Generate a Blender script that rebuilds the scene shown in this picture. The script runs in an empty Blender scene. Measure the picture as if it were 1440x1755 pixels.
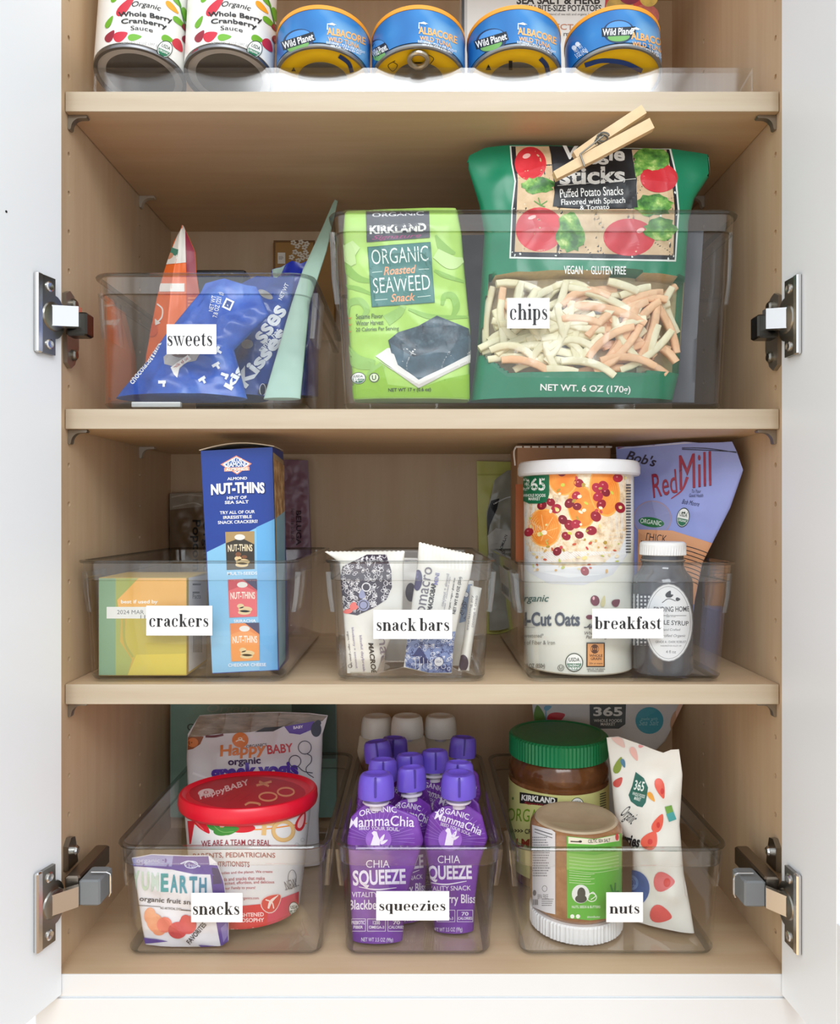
import bpy, math, random
import numpy as np
from mathutils import Matrix, Vector
from mathutils.geometry import tessellate_polygon

# ------------------------------------------------------------------ camera, light, exposure
S = 0.0009            # metres per working unit
ZC = 1.40             # camera height in metres
F, D = 1319.6, 690.0  # focal length in pixels of the 1440x1755 frame, distance camera -> cabinet front
sc = bpy.context.scene
col = sc.collection
cam_d = bpy.data.cameras.new('camera')
cam = bpy.data.objects.new('camera', cam_d); col.objects.link(cam)
cam.location = (0, -D * S, ZC); cam.rotation_euler = (math.pi / 2, 0, 0)
cam_d.sensor_fit = 'VERTICAL'; cam_d.sensor_height = 24; cam_d.sensor_width = 24 * 1440 / 1755
cam_d.lens = F / 1755 * 24; cam_d.shift_y = 2.5 / 1755; cam_d.clip_start = 0.01
sc.camera = cam
w = bpy.data.worlds.new('room_light'); sc.world = w; w.use_nodes = True
w.node_tree.nodes['Background'].inputs[0].default_value = (0.91, 0.96, 1.0, 1)
w.node_tree.nodes['Background'].inputs[1].default_value = 1.08


def area(name, loc, target, size, size_y, power, colr):
    l = bpy.data.lights.new(name, 'AREA'); l.shape = 'RECTANGLE'; l.size = size; l.size_y = size_y
    l.energy = power; l.color = colr
    o = bpy.data.objects.new(name, l); col.objects.link(o); o.location = loc
    o.rotation_euler = (Vector(target) - Vector(loc)).to_track_quat('-Z', 'Y').to_euler()
    return o


area('overhead_fill_light', (0.35, -2.3, 3.0), (0, 0.1, 1.4), 2.0, 0.9, 34, (0.95, 0.98, 1.0))  # unseen area fill added overhead, placed to brighten both side walls
area('kitchen_lamp', (-0.6, -1.0, 0.5), (0.32, -0.1, 1.0), 1.1, 0.9, 2.4, (1.0, 0.76, 0.42))
sc.view_settings.view_transform = 'Standard'; sc.view_settings.look = 'None'
sc.view_settings.exposure = 0.28; sc.view_settings.gamma = 1.0; sc.view_settings.use_curve_mapping = False
sc.cycles.use_denoising = True
sc.cycles.max_bounces = 10; sc.cycles.transparent_max_bounces = 40
sc.cycles.glossy_bounces = 5; sc.cycles.diffuse_bounces = 5
sc.cycles.caustics_reflective = False; sc.cycles.caustics_refractive = False
sc.cycles.sample_clamp_indirect = 5
random.seed(7)
rng = np.random.default_rng(7)

# ------------------------------------------------------------------ materials
_mc = {}


def lin(c):
    return tuple(((x / 255) / 12.92 if x / 255 <= 0.04045 else ((x / 255 + 0.055) / 1.055) ** 2.4) for x in c)


def M(c, rough=0.45, metal=0.0, nz=0.05, ns=60.0, spec=0.5, bump=0.0, coat=0.0):
    """Plain surface: base colour with a faint noise variation."""
    key = (tuple(c), rough, metal, nz, ns, spec, bump, coat)
    if key in _mc:
        return _mc[key]
    m = bpy.data.materials.new('surface_%02x%02x%02x' % tuple(int(x) for x in c)); m.use_nodes = True
    nt = m.node_tree; b = nt.nodes['Principled BSDF']
    b.inputs['Roughness'].default_value = rough; b.inputs['Metallic'].default_value = metal
    b.inputs['Specular IOR Level'].default_value = spec; b.inputs['Coat Weight'].default_value = coat
    tc = nt.nodes.new('ShaderNodeTexCoord'); n = nt.nodes.new('ShaderNodeTexNoise')
    n.inputs['Scale'].default_value = ns; n.inputs['Detail'].default_value = 3
    nt.links.new(tc.outputs['Object'], n.inputs['Vector'])
    r = nt.nodes.new('ShaderNodeMix'); r.data_type = 'RGBA'
    L = lin(c)
    r.inputs[6].default_value = tuple(x * (1 - nz) for x in L) + (1,)
    r.inputs[7].default_value = tuple(min(1, x * (1 + nz)) for x in L) + (1,)
    nt.links.new(n.outputs['Fac'], r.inputs[0]); nt.links.new(r.outputs[2], b.inputs['Base Color'])
    if bump:
        bp = nt.nodes.new('ShaderNodeBump'); bp.inputs['Strength'].default_value = bump; bp.inputs['Distance'].default_value = 0.001
        nt.links.new(n.outputs['Fac'], bp.inputs['Height']); nt.links.new(bp.outputs[0], b.inputs['Normal'])
    _mc[key] = m
    return m


def mottle(name, stops, scale, kind='NOISE', rough=0.45, stretch=(1, 1, 1), bump=0.0, detail=5, metal=0.0):
    """Procedural colour ramp over noise or voronoi cells. stops: [(pos, colour)]"""
    m = bpy.data.materials.new(name); m.use_nodes = True
    nt = m.node_tree; b = nt.nodes['Principled BSDF']; b.inputs['Roughness'].default_value = rough
    b.inputs['Metallic'].default_value = metal
    tc = nt.nodes.new('ShaderNodeTexCoord'); mp = nt.nodes.new('ShaderNodeMapping'); mp.inputs['Scale'].default_value = stretch
    nt.links.new(tc.outputs['Object'], mp.inputs[0])
    if kind == 'NOISE':
        n = nt.nodes.new('ShaderNodeTexNoise'); n.inputs['Detail'].default_value = detail; n.inputs['Roughness'].default_value = 0.6; out = n.outputs['Fac']
    else:
        n = nt.nodes.new('ShaderNodeTexVoronoi'); sp = nt.nodes.new('ShaderNodeSeparateColor')
        nt.links.new(n.outputs['Color'], sp.inputs[0]); out = sp.outputs[0]
    n.inputs['Scale'].default_value = scale
    nt.links.new(mp.outputs[0], n.inputs['Vector'])
    cr = nt.nodes.new('ShaderNodeValToRGB')
    if kind != 'NOISE':
        cr.color_ramp.interpolation = 'CONSTANT'
    els = cr.color_ramp.elements
    while len(els) < len(stops):
        els.new(0.5)
    for e, (p, c) in zip(els, stops):
        e.position = p; e.color = lin(c) + (1,)
    nt.links.new(out, cr.inputs[0]); nt.links.new(cr.outputs[0], b.inputs['Base Color'])
    if bump:
        bp = nt.nodes.new('ShaderNodeBump'); bp.inputs['Strength'].default_value = bump; bp.inputs['Distance'].default_value = 0.0006
        nt.links.new(out, bp.inputs['Height']); nt.links.new(bp.outputs[0], b.inputs['Normal'])
    return m


def clear(name, tint=(0.955, 0.965, 0.97), rough=0.03, ior=1.46, gloss=1.0):
    """Thin clear plastic: straight-through transmission with Fresnel reflection on both faces."""
    m = bpy.data.materials.new(name); m.use_nodes = True
    nt = m.node_tree; nt.nodes.remove(nt.nodes['Principled BSDF']); out = nt.nodes['Material Output']
    tr = nt.nodes.new('ShaderNodeBsdfTransparent'); gl = nt.nodes.new('ShaderNodeBsdfGlossy'); mx = nt.nodes.new('ShaderNodeMixShader')
    tr.inputs[0].default_value = tint + (1,); gl.inputs['Roughness'].default_value = rough
    gl.inputs['Color'].default_value = (gloss, gloss, gloss, 1)
    g = nt.nodes.new('ShaderNodeNewGeometry'); fr = nt.nodes.new('ShaderNodeFresnel'); mr = nt.nodes.new('ShaderNodeMapRange')
    mr.inputs['To Min'].default_value = ior; mr.inputs['To Max'].default_value = 1 / ior
    nt.links.new(g.outputs['Backfacing'], mr.inputs['Value']); nt.links.new(mr.outputs[0], fr.inputs['IOR'])
    n = nt.nodes.new('ShaderNodeTexNoise'); n.inputs['Scale'].default_value = 18
    tc = nt.nodes.new('ShaderNodeTexCoord'); nt.links.new(tc.outputs['Object'], n.inputs['Vector'])
    bp = nt.nodes.new('ShaderNodeBump'); bp.inputs['Strength'].default_value = 0.05; bp.inputs['Distance'].default_value = 0.002
    nt.links.new(n.outputs['Fac'], bp.inputs['Height']); nt.links.new(bp.outputs[0], gl.inputs['Normal'])
    nt.links.new(fr.outputs[0], mx.inputs[0]); nt.links.new(tr.outputs[0], mx.inputs[1]); nt.links.new(gl.outputs[0], mx.inputs[2])
    nt.links.new(mx.outputs[0], out.inputs['Surface'])
    return m


def wood(name, c1, c2, stretch, rough=0.5):
    return mottle(name, [(0.32, c1), (0.5, tuple((a + b) / 2 for a, b in zip(c1, c2))), (0.68, c2)], 9, stretch=stretch, rough=rough, detail=6)


WHITE = M((243, 243, 242), 0.4)
PLASTIC = clear('clear_plastic', (0.985, 0.988, 0.99), 0.03, 1.42, 1.0)
RIM = clear('clear_plastic_dark_edge', (0.66, 0.68, 0.68), 0.06, 1.6)  # dark tint stands in for refraction along rim, step and foot edges
COLLAR = clear('clear_plastic_collar', (0.97, 0.98, 0.985), 0.08, 1.9)
GLOSSY = clear('clear_plastic_shiny', (0.97, 0.98, 0.99), 0.12, 1.75)
FILM = clear('clear_film', (0.98, 0.98, 0.98), 0.12)
MAPLE_V = wood('maple_vertical', (205, 175, 141), (214, 188, 155), (5, 9, 0.5))
MAPLE_H = wood('maple_across', (205, 175, 141), (214, 188, 155), (0.5, 7, 7))
EDGE = wood('maple_edge_band', (188, 171, 146), (201, 188, 166), (0.5, 5, 9), 0.45)
LACQUER = M((241, 245, 249), 0.35, nz=0.01, ns=4)
CHROME = M((225, 225, 225), 0.2, 1.0, nz=0.02)
NICKEL = M((150, 147, 140), 0.28, 1.0, nz=0.05)
BRASSY = M((158, 150, 138), .4, .8)
STEEL = M((135, 135, 138), 0.38, 1.0)
BLACK = M((22, 22, 24), 0.45)
INK = M((28, 28, 32), 0.5)

# ------------------------------------------------------------------ scene helpers


class T:
    """A top-level thing: an Empty with a frame. Local axes: x right, y away from the camera, z up."""

    def __init__(s, name, label, cat, o=(0, 0, 0), R=None, group=None):
        s.o = np.array(o, float); s.R = np.eye(3) if R is None else np.array(R, float)
        e = bpy.data.objects.new(name, None); col.objects.link(e)
        e.empty_display_size = 0.01
        m = Matrix.Identity(4)
        for i in range(3):
            for j in range(3):
                m[i][j] = s.R[i][j]
        m.translation = Vector(s.o * S) + Vector((0, 0, ZC))
        e.matrix_world = m
        e['label'] = label; e['category'] = cat
        if group:
            e['group'] = group
        s.e = e

    def rays(s, P):
        P = np.asarray(P, float)
        d = np.stack([(P[:, 0] - 720) / F, np.ones(len(P)), (880 - P[:, 1]) / F], 1)
        lo = (np.array([0, -D, 0]) - s.o) @ s.R
        return lo, d @ s.R


def rot(tilt=0, yaw=0):
    t, a = math.radians(tilt), math.radians(yaw)
    Rx = np.array([[1, 0, 0], [0, math.cos(t), math.sin(t)], [0, -math.sin(t), math.cos(t)]])  # top leans back
    Rz = np.array([[math.cos(a), -math.sin(a), 0], [math.sin(a), math.cos(a), 0], [0, 0, 1]])
    return Rz @ Rx


def px(X, Y, s):
    return ((X - 720) * (D + s) / F, (880 - Y) * (D + s) / F)


def mk(name, V, faces, mats, parent=None, fm=None, smooth=False, label=None, kind=None, angle=35):
    me = bpy.data.meshes.new(name)
    me.from_pydata([tuple(v) for v in np.asarray(V, float) * S], [], [tuple(int(i) for i in f) for f in faces])
    if not isinstance(mats, (list, tuple)):
        mats = [mats]
    for m in mats:
        me.materials.append(m)
    if fm is not None:
        me.polygons.foreach_set('material_index', np.asarray(fm, np.int32))
    if smooth:
        me.polygons.foreach_set('use_smooth', [True] * len(me.polygons))
        if angle:
            me.set_sharp_from_angle(angle=math.radians(angle))
    me.update()
    o = bpy.data.objects.new(name, me); col.objects.link(o)
    if parent is not None:
        o.parent = parent.e if isinstance(parent, T) else parent
    else:
        o.location = (0, 0, ZC)
    if label:
        o['label'] = label
    if kind:
        o['kind'] = kind
    return o


def join(*parts):
    """Several (V, faces) lists as one."""
    V, Fs, n = [], [], 0
    for v, f in parts:
        V.append(np.asarray(v, float)); Fs += [tuple(i + n for i in q) for q in f]; n += len(v)
    return np.concatenate(V), Fs


def box(x0, x1, y0, y1, z0, z1, b=0.0):
    """Box, with chamfered edges when b > 0."""
    if b <= 0:
        V = [(x, y, z) for z in (z0, z1) for y in (y0, y1) for x in (x0, x1)]
        return np.array(V, float), [(0, 2, 3, 1), (4, 5, 7, 6), (0, 1, 5, 4), (2, 6, 7, 3), (0, 4, 6, 2), (1, 3, 7, 5)]
    rings = []
    for z, i in ((z0, b), (z0 + b, 0), (z1 - b, 0), (z1, b)):
        rings.append(rrect(x0 + i, x1 - i, y0 + i, y1 - i, b, 1, z))
    return loft(rings, True, True)


def rrect(x0, x1, y0, y1, r, n, z):
    pts = []
    for cx, cy, a0 in ((x1 - r, y1 - r, 0), (x0 + r, y1 - r, 90), (x0 + r, y0 + r, 180), (x1 - r, y0 + r, 270)):
        for i in range(n + 1):
            a = math.radians(a0 + 90 * i / n)
            pts.append((cx + r * math.cos(a), cy + r * math.sin(a), z))
    return np.array(pts)


def loft(rings, cap0=False, cap1=False):
    n = len(rings[0]); V = np.concatenate(rings); Fs = []
    for k in range(len(rings) - 1):
        for i in range(n):
            j = (i + 1) % n
            Fs.append((k * n + i, k * n + j, (k + 1) * n + j, (k + 1) * n + i))
    if cap0:
        Fs.append(tuple(reversed(range(n))))
    if cap1:
        Fs.append(tuple(range((len(rings) - 1) * n, len(rings) * n)))
    return V, Fs


def lathe(prof, n=96, cap0=True, cap1=True, sx=1, sy=1):
    rings = []
    for r, z in prof:
        a = np.arange(n) * 2 * math.pi / n
        rings.append(np.stack([sx * r * np.cos(a), sy * r * np.sin(a), np.full(n, z)], 1))
    return loft(rings, cap0, cap1)


def tube(pts, r, n=8, closed=False):
    pts = np.asarray(pts, float); rr = np.broadcast_to(np.asarray(r, float), (len(pts),))
    rings = []
    for i, p in enumerate(pts):
        t = pts[min(i + 1, len(pts) - 1)] - pts[max(i - 1, 0)]; t /= np.linalg.norm(t) + 1e-9
        u = np.cross(t, (0.31, 0.2, 0.93)); u /= np.linalg.norm(u) + 1e-9; v = np.cross(t, u)
        a = np.arange(n) * 2 * math.pi / n
        rings.append(p + rr[i] * (np.cos(a)[:, None] * u + np.sin(a)[:, None] * v))
    return loft(rings, True, True)


def prism(poly, axis, a0, a1):
    """Extrude a 2-D polygon along an axis: 'x' -> poly is (y,z); 'y' -> (x,z); 'z' -> (x,y)."""
    n = len(poly); V = []
    for a in (a0, a1):
        for p, q in poly:
            V.append({'x': (a, p, q), 'y': (p, a, q), 'z': (p, q, a)}[axis])
    Fs = [(i, (i + 1) % n, n + (i + 1) % n, n + i) for i in range(n)]
    tri = tessellate_polygon([[Vector((p, q, 0)) for p, q in poly]])
    Fs += [tuple(reversed(t)) for t in tri] + [tuple(n + i for i in t) for t in tri]
    return np.array(V, float), Fs


# ------------------------------------------------------------------ flat print: 2-D shapes in picture pixels laid onto surfaces
def poly(*pts):
    V = np.array(pts, float)
    return V, np.array(tessellate_polygon([[Vector((p[0], p[1], 0)) for p in pts]]), int)


def rect(x0, y0, x1, y1):
    return poly((x0, y0), (x1, y0), (x1, y1), (x0, y1))


def ell(cx, cy, rx, ry=None, ang=0, n=28):
    ry = rx if ry is None else ry
    a = np.arange(n) * 2 * math.pi / n; c, s = math.cos(math.radians(ang)), -math.sin(math.radians(ang))
    x, y = rx * np.cos(a), ry * np.sin(a)
    V = np.stack([cx + c * x - s * y, cy + s * x + c * y], 1)
    V = np.concatenate([[(cx, cy)], V])
    return V, np.array([(0, 1 + i, 1 + (i + 1) % n) for i in range(n)], int)


def drop(cx, cy, l, w_, ang=0, n=20):
    """Leaf or seed shape, pointed at one end."""
    t = np.linspace(0, 2 * math.pi, n, endpoint=False)
    x = l / 2 * np.cos(t); y = w_ / 2 * np.sin(t) * (1 - 0.45 * np.cos(t))
    c, s = math.cos(math.radians(ang)), -math.sin(math.radians(ang))
    V = np.concatenate([[(cx, cy)], np.stack([cx + c * x - s * y, cy + s * x + c * y], 1)])
    return V, np.array([(0, 1 + i, 1 + (i + 1) % n) for i in range(n)], int)


def spline(pts, m=6):
    P = np.array(pts, float); P = np.concatenate([[2 * P[0] - P[1]], P, [2 * P[-1] - P[-2]]]); out = []
    for i in range(1, len(P) - 2):
        for k in range(m):
            t = k / m; a, b, c, d = P[i - 1], P[i], P[i + 1], P[i + 2]
            out.append(0.5 * (2 * b + (c - a) * t + (2 * a - 5 * b + 4 * c - d) * t * t + (3 * b - a - 3 * c + d) * t ** 3))
    out.append(P[-2])
    return np.array(out)


def stroke(pts, w_, m=6):
    P = np.array(pts, float); W = np.broadcast_to(np.asarray(w_, float), (len(P),))
    if m and len(P) > 2:
        Q = spline(np.concatenate([P, W[:, None]], 1), m); P, W = Q[:, :2], Q[:, 2]
    d = np.gradient(P, axis=0); d /= np.linalg.norm(d, axis=1)[:, None] + 1e-9
    nrm = np.stack([-d[:, 1], d[:, 0]], 1) * W[:, None] / 2
    V = np.concatenate([P + nrm, P - nrm]); n = len(P)
    Fs = []
    for i in range(n - 1):
        Fs += [(i, i + 1, n + i), (i + 1, n + i + 1, n + i)]
    return V, np.array(Fs, int)


def both(*sh):
    V, Fs, n = [], [], 0
    for v, f in sh:
        V.append(v); Fs.append(f + n); n += len(v)
    return np.concatenate(V), np.concatenate(Fs)


def frame(x0, y0, x1, y1, t):
    return both(rect(x0, y0, x1, y0 + t), rect(x0, y1 - t, x1, y1), rect(x0, y0 + t, x0 + t, y1 - t), rect(x1 - t, y0 + t, x1, y1 - t))


def ring(cx, cy, rx, ry, t):
    a = np.linspace(0, 2 * math.pi, 33)
    return stroke(np.stack([cx + rx * np.cos(a), cy + ry * np.sin(a)], 1), t, 0)


_tc = {}


def glyphs(s, bold=0.0, sh=0.0):
    key = (s, bold, sh)
    if key not in _tc:
        c = bpy.data.curves.new('t', 'FONT'); c.body = s; c.size = 1; c.offset = bold; c.shear = sh; c.resolution_u = 3
        c.space_line = 0.85; c.align_x = 'CENTER'
        o = bpy.data.objects.new('t', c)
        me = o.to_mesh()
        n = len(me.vertices); co = np.empty(n * 3); me.vertices.foreach_get('co', co)
        me.calc_loop_triangles(); tri = np.empty(len(me.loop_triangles) * 3, np.int32); me.loop_triangles.foreach_get('vertices', tri)
        o.to_mesh_clear(); bpy.data.objects.remove(o); bpy.data.curves.remove(c)
        _tc[key] = co.reshape(n, 3)[:, :2].copy(), tri.reshape(-1, 3).astype(int)
    return _tc[key]


def fit(VF, cx, cy, w_, h, ang=0, arc=0.0, skew=0.0):
    V, f = VF; V = V.copy(); lo, hi = V.min(0), V.max(0)
    V = (V - (lo + hi) / 2) / np.maximum(hi - lo, 1e-6)
    x, y = V[:, 0] * w_, -V[:, 1] * h
    y = y + arc * (2 * V[:, 0]) ** 2 + skew * V[:, 0]
    c, s = math.cos(math.radians(ang)), -math.sin(math.radians(ang))
    return np.stack([cx + c * x - s * y, cy + s * x + c * y], 1), f


def text(s, cx, cy, w_, h, ang=0, bold=0.0, sh=0.0, arc=0.0, skew=0.0):
    return fit(glyphs(s, bold, sh), cx, cy, w_, h, ang, arc, skew)


def rc(x0, y0, x1, y1):
    return poly((x0, y0), (x1, y0), (x1, y1), (x0, y1))


def _arc(cx, cy, rx, ry, a0, a1, wt, wn, n=16):
    """Bowl stroke with contrast: thick on the sides (wt), hairline above and below (wn)."""
    a = np.radians(np.linspace(a0, a1, n))
    w_ = wn + (wt - wn) * np.abs(np.cos(a)) ** 1.6
    return stroke(np.stack([cx + (rx - w_ / 2) * np.cos(a), cy + (ry - wn / 2) * np.sin(a)], 1), w_, 0)


def letter(ch):
    """High-contrast serif lower case letters: (shape, advance)."""
    k, h = 0.31, 0.065
    stem = lambda x, y0=0, y1=1: rc(x, y0, x + k, y1)
    foot = lambda x: rc(x - 0.11, 0, x + k + 0.11, h)
    head = lambda x, y=1: poly((x - 0.12, y - 0.07), (x - 0.12, y - 0.02), (x + k, y), (x + k, y - h - 0.1), (x, y - h - 0.04))
    if ch == 'n' or ch == 'h':
        top = 1.5 if ch == 'h' else 1
        return both(stem(.12, 0, top), foot(.12), head(.12, top), stroke([(.35, .7), (.5, .92), (.66, .95), (.82, .84), (.855, .66)], [.05, .07, .11, .2, k]), stem(.73, 0, .68), foot(.73)), 1.16
    if ch == 'u':
        return both(stem(.12, .3, 1), head(.12), stroke([(.245, .32), (.28, .14), (.44, .05), (.6, .1), (.74, .3)], [k, .2, .1, .06, .05]), stem(.72, 0, 1), head(.72), rc(.72, 0, 1.08, h)), 1.14
    if ch == 'r':
        return both(stem(.12), foot(.12), head(.12), stroke([(.36, .66), (.45, .88), (.6, .96), (.72, .93)], [.05, .06, .08, .08]), ell(.71, .83, .12)), .9
    if ch == 'c':
        return both(_arc(.48, .5, .43, .51, 50, 320, .26, .05), ell(.75, .76, .115), stroke([(.62, .965), (.76, .9), (.8, .8)], .06)), .95
    if ch == 'e':
        return both(_arc(.48, .5, .43, .51, 0, 318, .26, .05), rc(.15, .5, .88, .55)), .98
    if ch == 'o':
        return _arc(.5, .5, .45, .51, 0, 360, .26, .05, 30), 1.0
    if ch == 'a':
        return both(stroke([(.66, .12), (.66, .4), (.66, .7), (.58, .9), (.42, .965), (.25, .92), (.17, .8)], [k, k, k, .16, .07, .06, .06]), ell(.22, .76, .12), stroke([(.6, .58), (.35, .5), (.2, .36), (.19, .2), (.29, .07), (.45, .07), (.58, .2)], [.05, .1, .2, .22, .14, .06, .05]), stroke([(.7, .12), (.8, .03), (.93, .1)], [.18, .08, .04])), .98
    if ch == 's':
        return both(stroke([(.64, .72), (.56, .9), (.4, .97), (.22, .9), (.19, .74), (.33, .59), (.53, .46), (.63, .3), (.6, .12), (.4, .03), (.22, .09), (.13, .28)], [.05, .05, .06, .12, .18, .24, .25, .19, .13, .06, .05, .05]), poly((.61, .68), (.65, .68), (.66, 1.0), (.62, 1.0)), poly((.1, 0), (.14, 0), (.155, .33), (.11, .33))), .78
    if ch == 't':
        return both(poly((.15, .12), (.4, .1), (.4, 1.32), (.3, 1.2), (.15, 1.02)), rc(0, .94, .6, 1.0), stroke([(.28, .14), (.38, .04), (.5, .05), (.6, .2)], [.22, .12, .06, .05])), .66
    if ch == 'w':
        return both(poly((.04, 1), (.3, 1), (.6, 0), (.5, 0)), poly((.5, 0), (.56, 0), (.8, 1), (.76, 1)), poly((.56, 1), (.82, 1), (1.1, 0), (1.0, 0)), poly((1.0, 0), (1.07, 0), (1.38, 1), (1.33, 1)), rc(-.05, .95, .42, 1), rc(.5, .95, .94, 1), rc(1.18, .95, 1.5, 1)), 1.48
    if ch == 'k':
        return both(stem(.12, 0, 1.5), foot(.12), head(.12, 1.5), poly((.36, .38), (.36, .44), (.82, .97), (.88, .97)), poly((.44, .55), (.62, .7), (1.0, 0), (.74, 0)), rc(.62, .95, 1.02, 1), rc(.62, 0, 1.12, h)), 1.12
    if ch == 'i':
        return both(stem(.12), foot(.12), head(.12), ell(.245, 1.36, .15)), .54
    if ch == 'p':
        return both(stem(.12, -.5, 1), rc(0, -.5, .5, -.5 + h), head(.12), _arc(.56, .5, .42, .51, -150, 150, .26, .05)), 1.06
    if ch == 'q':
        return both(stem(.62, -.5, 1), rc(.5, -.5, 1.0, -.5 + h), _arc(.48, .5, .43, .51, 30, 330, .26, .05)), 1.04
    if ch == 'b':
        return both(stem(.12, 0.02, 1.5), head(.12, 1.5), _arc(.56, .5, .42, .51, -155, 155, .26, .05)), 1.06
    if ch == 'f':
        return both(stem(.14, 0, 1.2), foot(.14), rc(0, .94, .62, 1.0), stroke([(.265, 1.18), (.3, 1.38), (.44, 1.5), (.6, 1.46)], [k, .16, .07, .06]), ell(.6, 1.37, .12)), .62
    if ch == 'z':
        return both(rc(.08, .94, .8, 1), rc(.05, 0, .8, .06), poly((.05, 0), (.36, .03), (.82, 1), (.52, .97)), poly((.08, 1), (.13, 1), (.13, .68), (.08, .72)), poly((.8, 0), (.75, 0), (.77, .34), (.81, .34))), .88
    return rc(0, 0, 0.01, 0.01), .3


def didone(s, cx, cy, w_, h):
    x, sh = 0, []
    for ch in s:
        if ch != ' ':
            (v, f), a = letter(ch); sh.append((v + (x, 0), f)); x += a + .06
        else:
            x += .32
    return fit(both(*sh), cx, cy, w_, h)


def subdivide(V, f, mx):
    done = []
    for _ in range(8):
        e = np.stack([np.linalg.norm(V[f[:, i]] - V[f[:, (i + 1) % 3]], axis=1) for i in range(3)], 1).max(1)
        big = e > mx; done.append(f[~big]); f = f[big]
        if not len(f):
            break
        n = len(V); a, b, c = f[:, 0], f[:, 1], f[:, 2]; k = len(f)
        V = np.concatenate([V, (V[a] + V[b]) / 2, (V[b] + V[c]) / 2, (V[c] + V[a]) / 2])
        ab, bc, ca = n + np.arange(k), n + k + np.arange(k), n + 2 * k + np.arange(k)
        f = np.concatenate([np.stack(x, 1) for x in ((a, ab, ca), (ab, b, bc), (ca, bc, c), (ab, bc, ca))])
    if len(f):
        done.append(f)
    return V, np.concatenate(done)


class HF:
    """Surface y = -h(x, z) in a thing's frame."""

    def __init__(s, h, base=0.4, mx=5):
        s.h, s.base, s.mx, s.clamp = h, base, mx, None

    def hit(s, lo, d):
        h = np.zeros(len(d))
        for _ in range(5):
            t = (-h - lo[1]) / d[:, 1]; P = lo + t[:, None] * d; h = s.h(P[:, 0], P[:, 2])
        if s.clamp:
            P[:, 0], P[:, 2] = s.clamp(P[:, 0], P[:, 2]); h = s.h(P[:, 0], P[:, 2])
        P[:, 1] = -h
        e = 0.6
        nx = (s.h(P[:, 0] + e, P[:, 2]) - s.h(P[:, 0] - e, P[:, 2])) / (2 * e); nz = (s.h(P[:, 0], P[:, 2] + e) - s.h(P[:, 0], P[:, 2] - e)) / (2 * e)
        N = np.stack([-nx, -np.ones(len(P)), -nz], 1)
        N = np.stack([nx * -1, -np.ones(len(P)), -nz], 1)
        return P, N / np.linalg.norm(N, axis=1)[:, None]


class PL:
    """Plane through p with outward normal n (local)."""

    def __init__(s, p, n, base=0.12, mx=400):
        s.p, s.n, s.base, s.mx = np.array(p, float), np.array(n, float), base, mx

    def hit(s, lo, d):
        t = ((s.p - lo) @ s.n) / (d @ s.n)
        return lo + t[:, None] * d, np.broadcast_to(s.n, (len(d), 3))


class LA:
    """Surface of revolution about the local z axis, radius r(z)."""

    def __init__(s, prof, base=0.15, mx=5):
        q = sorted((z, r) for r, z in prof); s.z = [a for a, _ in q]; s.r = [b for _, b in q]; s.base, s.mx = base, mx

    def hit(s, lo, d):
        r = np.full(len(d), max(s.r))
        for _ in range(5):
            a = d[:, 0] ** 2 + d[:, 1] ** 2; b = lo[0] * d[:, 0] + lo[1] * d[:, 1]; c = lo[0] ** 2 + lo[1] ** 2 - r * r
            q = np.sqrt(np.maximum(b * b - a * c, 0)); t = (-b - q) / a
            P = lo + t[:, None] * d; P[:, 2] = np.clip(P[:, 2], s.z[0] + 1, s.z[-1] - .5); r = np.interp(P[:, 2], s.z, s.r)
        rr = np.hypot(P[:, 0], P[:, 1]); P[:, 0] *= r / rr; P[:, 1] *= r / rr
        N = np.stack([P[:, 0] / r, P[:, 1] / r, np.zeros(len(P))], 1)
        return P, N


class Art:
    """Collects coloured flat shapes and lays them, in painting order, on a thing's surface."""

    def __init__(s, t, surf, step=0.03):
        s.t, s.surf, s.k, s.step = t, surf, 0, step; s.V, s.F, s.fm, s.mats, s.n = [], [], [], [], 0

    def add(s, c, *shapes, **kw):
        m = c if not isinstance(c, tuple) else M(c, **({'rough': 0.4, 'nz': 0.03} | kw))
        if m not in s.mats:
            s.mats.append(m)
        V, f = subdivide(*both(*shapes), s.surf.mx)
        lo, d = s.t.rays(V)
        P, N = s.surf.hit(lo, d)
        s.V.append((P, N, s.k)); s.F.append(f + s.n); s.n += len(P); s.fm.append(np.full(len(f), s.mats.index(m)))
        s.k += 1
        return s

    def done(s, name='label_print', parent=None, label=None):
        st = min(s.step, .9 / max(s.k, 1))
        s.V = [P + N * (s.surf.base + st * k) for P, N, k in s.V]
        return mk(name, np.concatenate(s.V), np.concatenate(s.F), s.mats, parent or s.t, fm=np.concatenate(s.fm), label=label)


def waves(seed, amp, wl, n=7):
    r = np.random.default_rng(seed); ph = r.uniform(0, 6.28, n); an = r.uniform(0, 6.28, n); wv = wl * r.uniform(0.6, 1.7, n)

    def f(x, z):
        o = 0
        for i in range(n):
            q = (x * math.cos(an[i]) + z * math.sin(an[i])) * 6.283 / wv[i] + ph[i] + 1.3 * np.sin((x * math.sin(an[i]) - z * math.cos(an[i])) / wv[i] * 3.1 + i)
            o = o + (1 - 2 * np.abs(np.sin(q / 2)) ** 0.8 if i % 2 else np.sin(q))
        return amp * o / n ** 0.5
    return f


def inside(poly_, x, z):
    c = np.zeros(np.shape(x), bool); n = len(poly_)
    for i in range(n):
        (x1, z1), (x2, z2) = poly_[i], poly_[(i + 1) % n]
        c ^= ((z1 > z) != (z2 > z)) & (x < (x2 - x1) * (z - z1) / (z2 - z1 + 1e-9) + x1)
    return c


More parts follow.
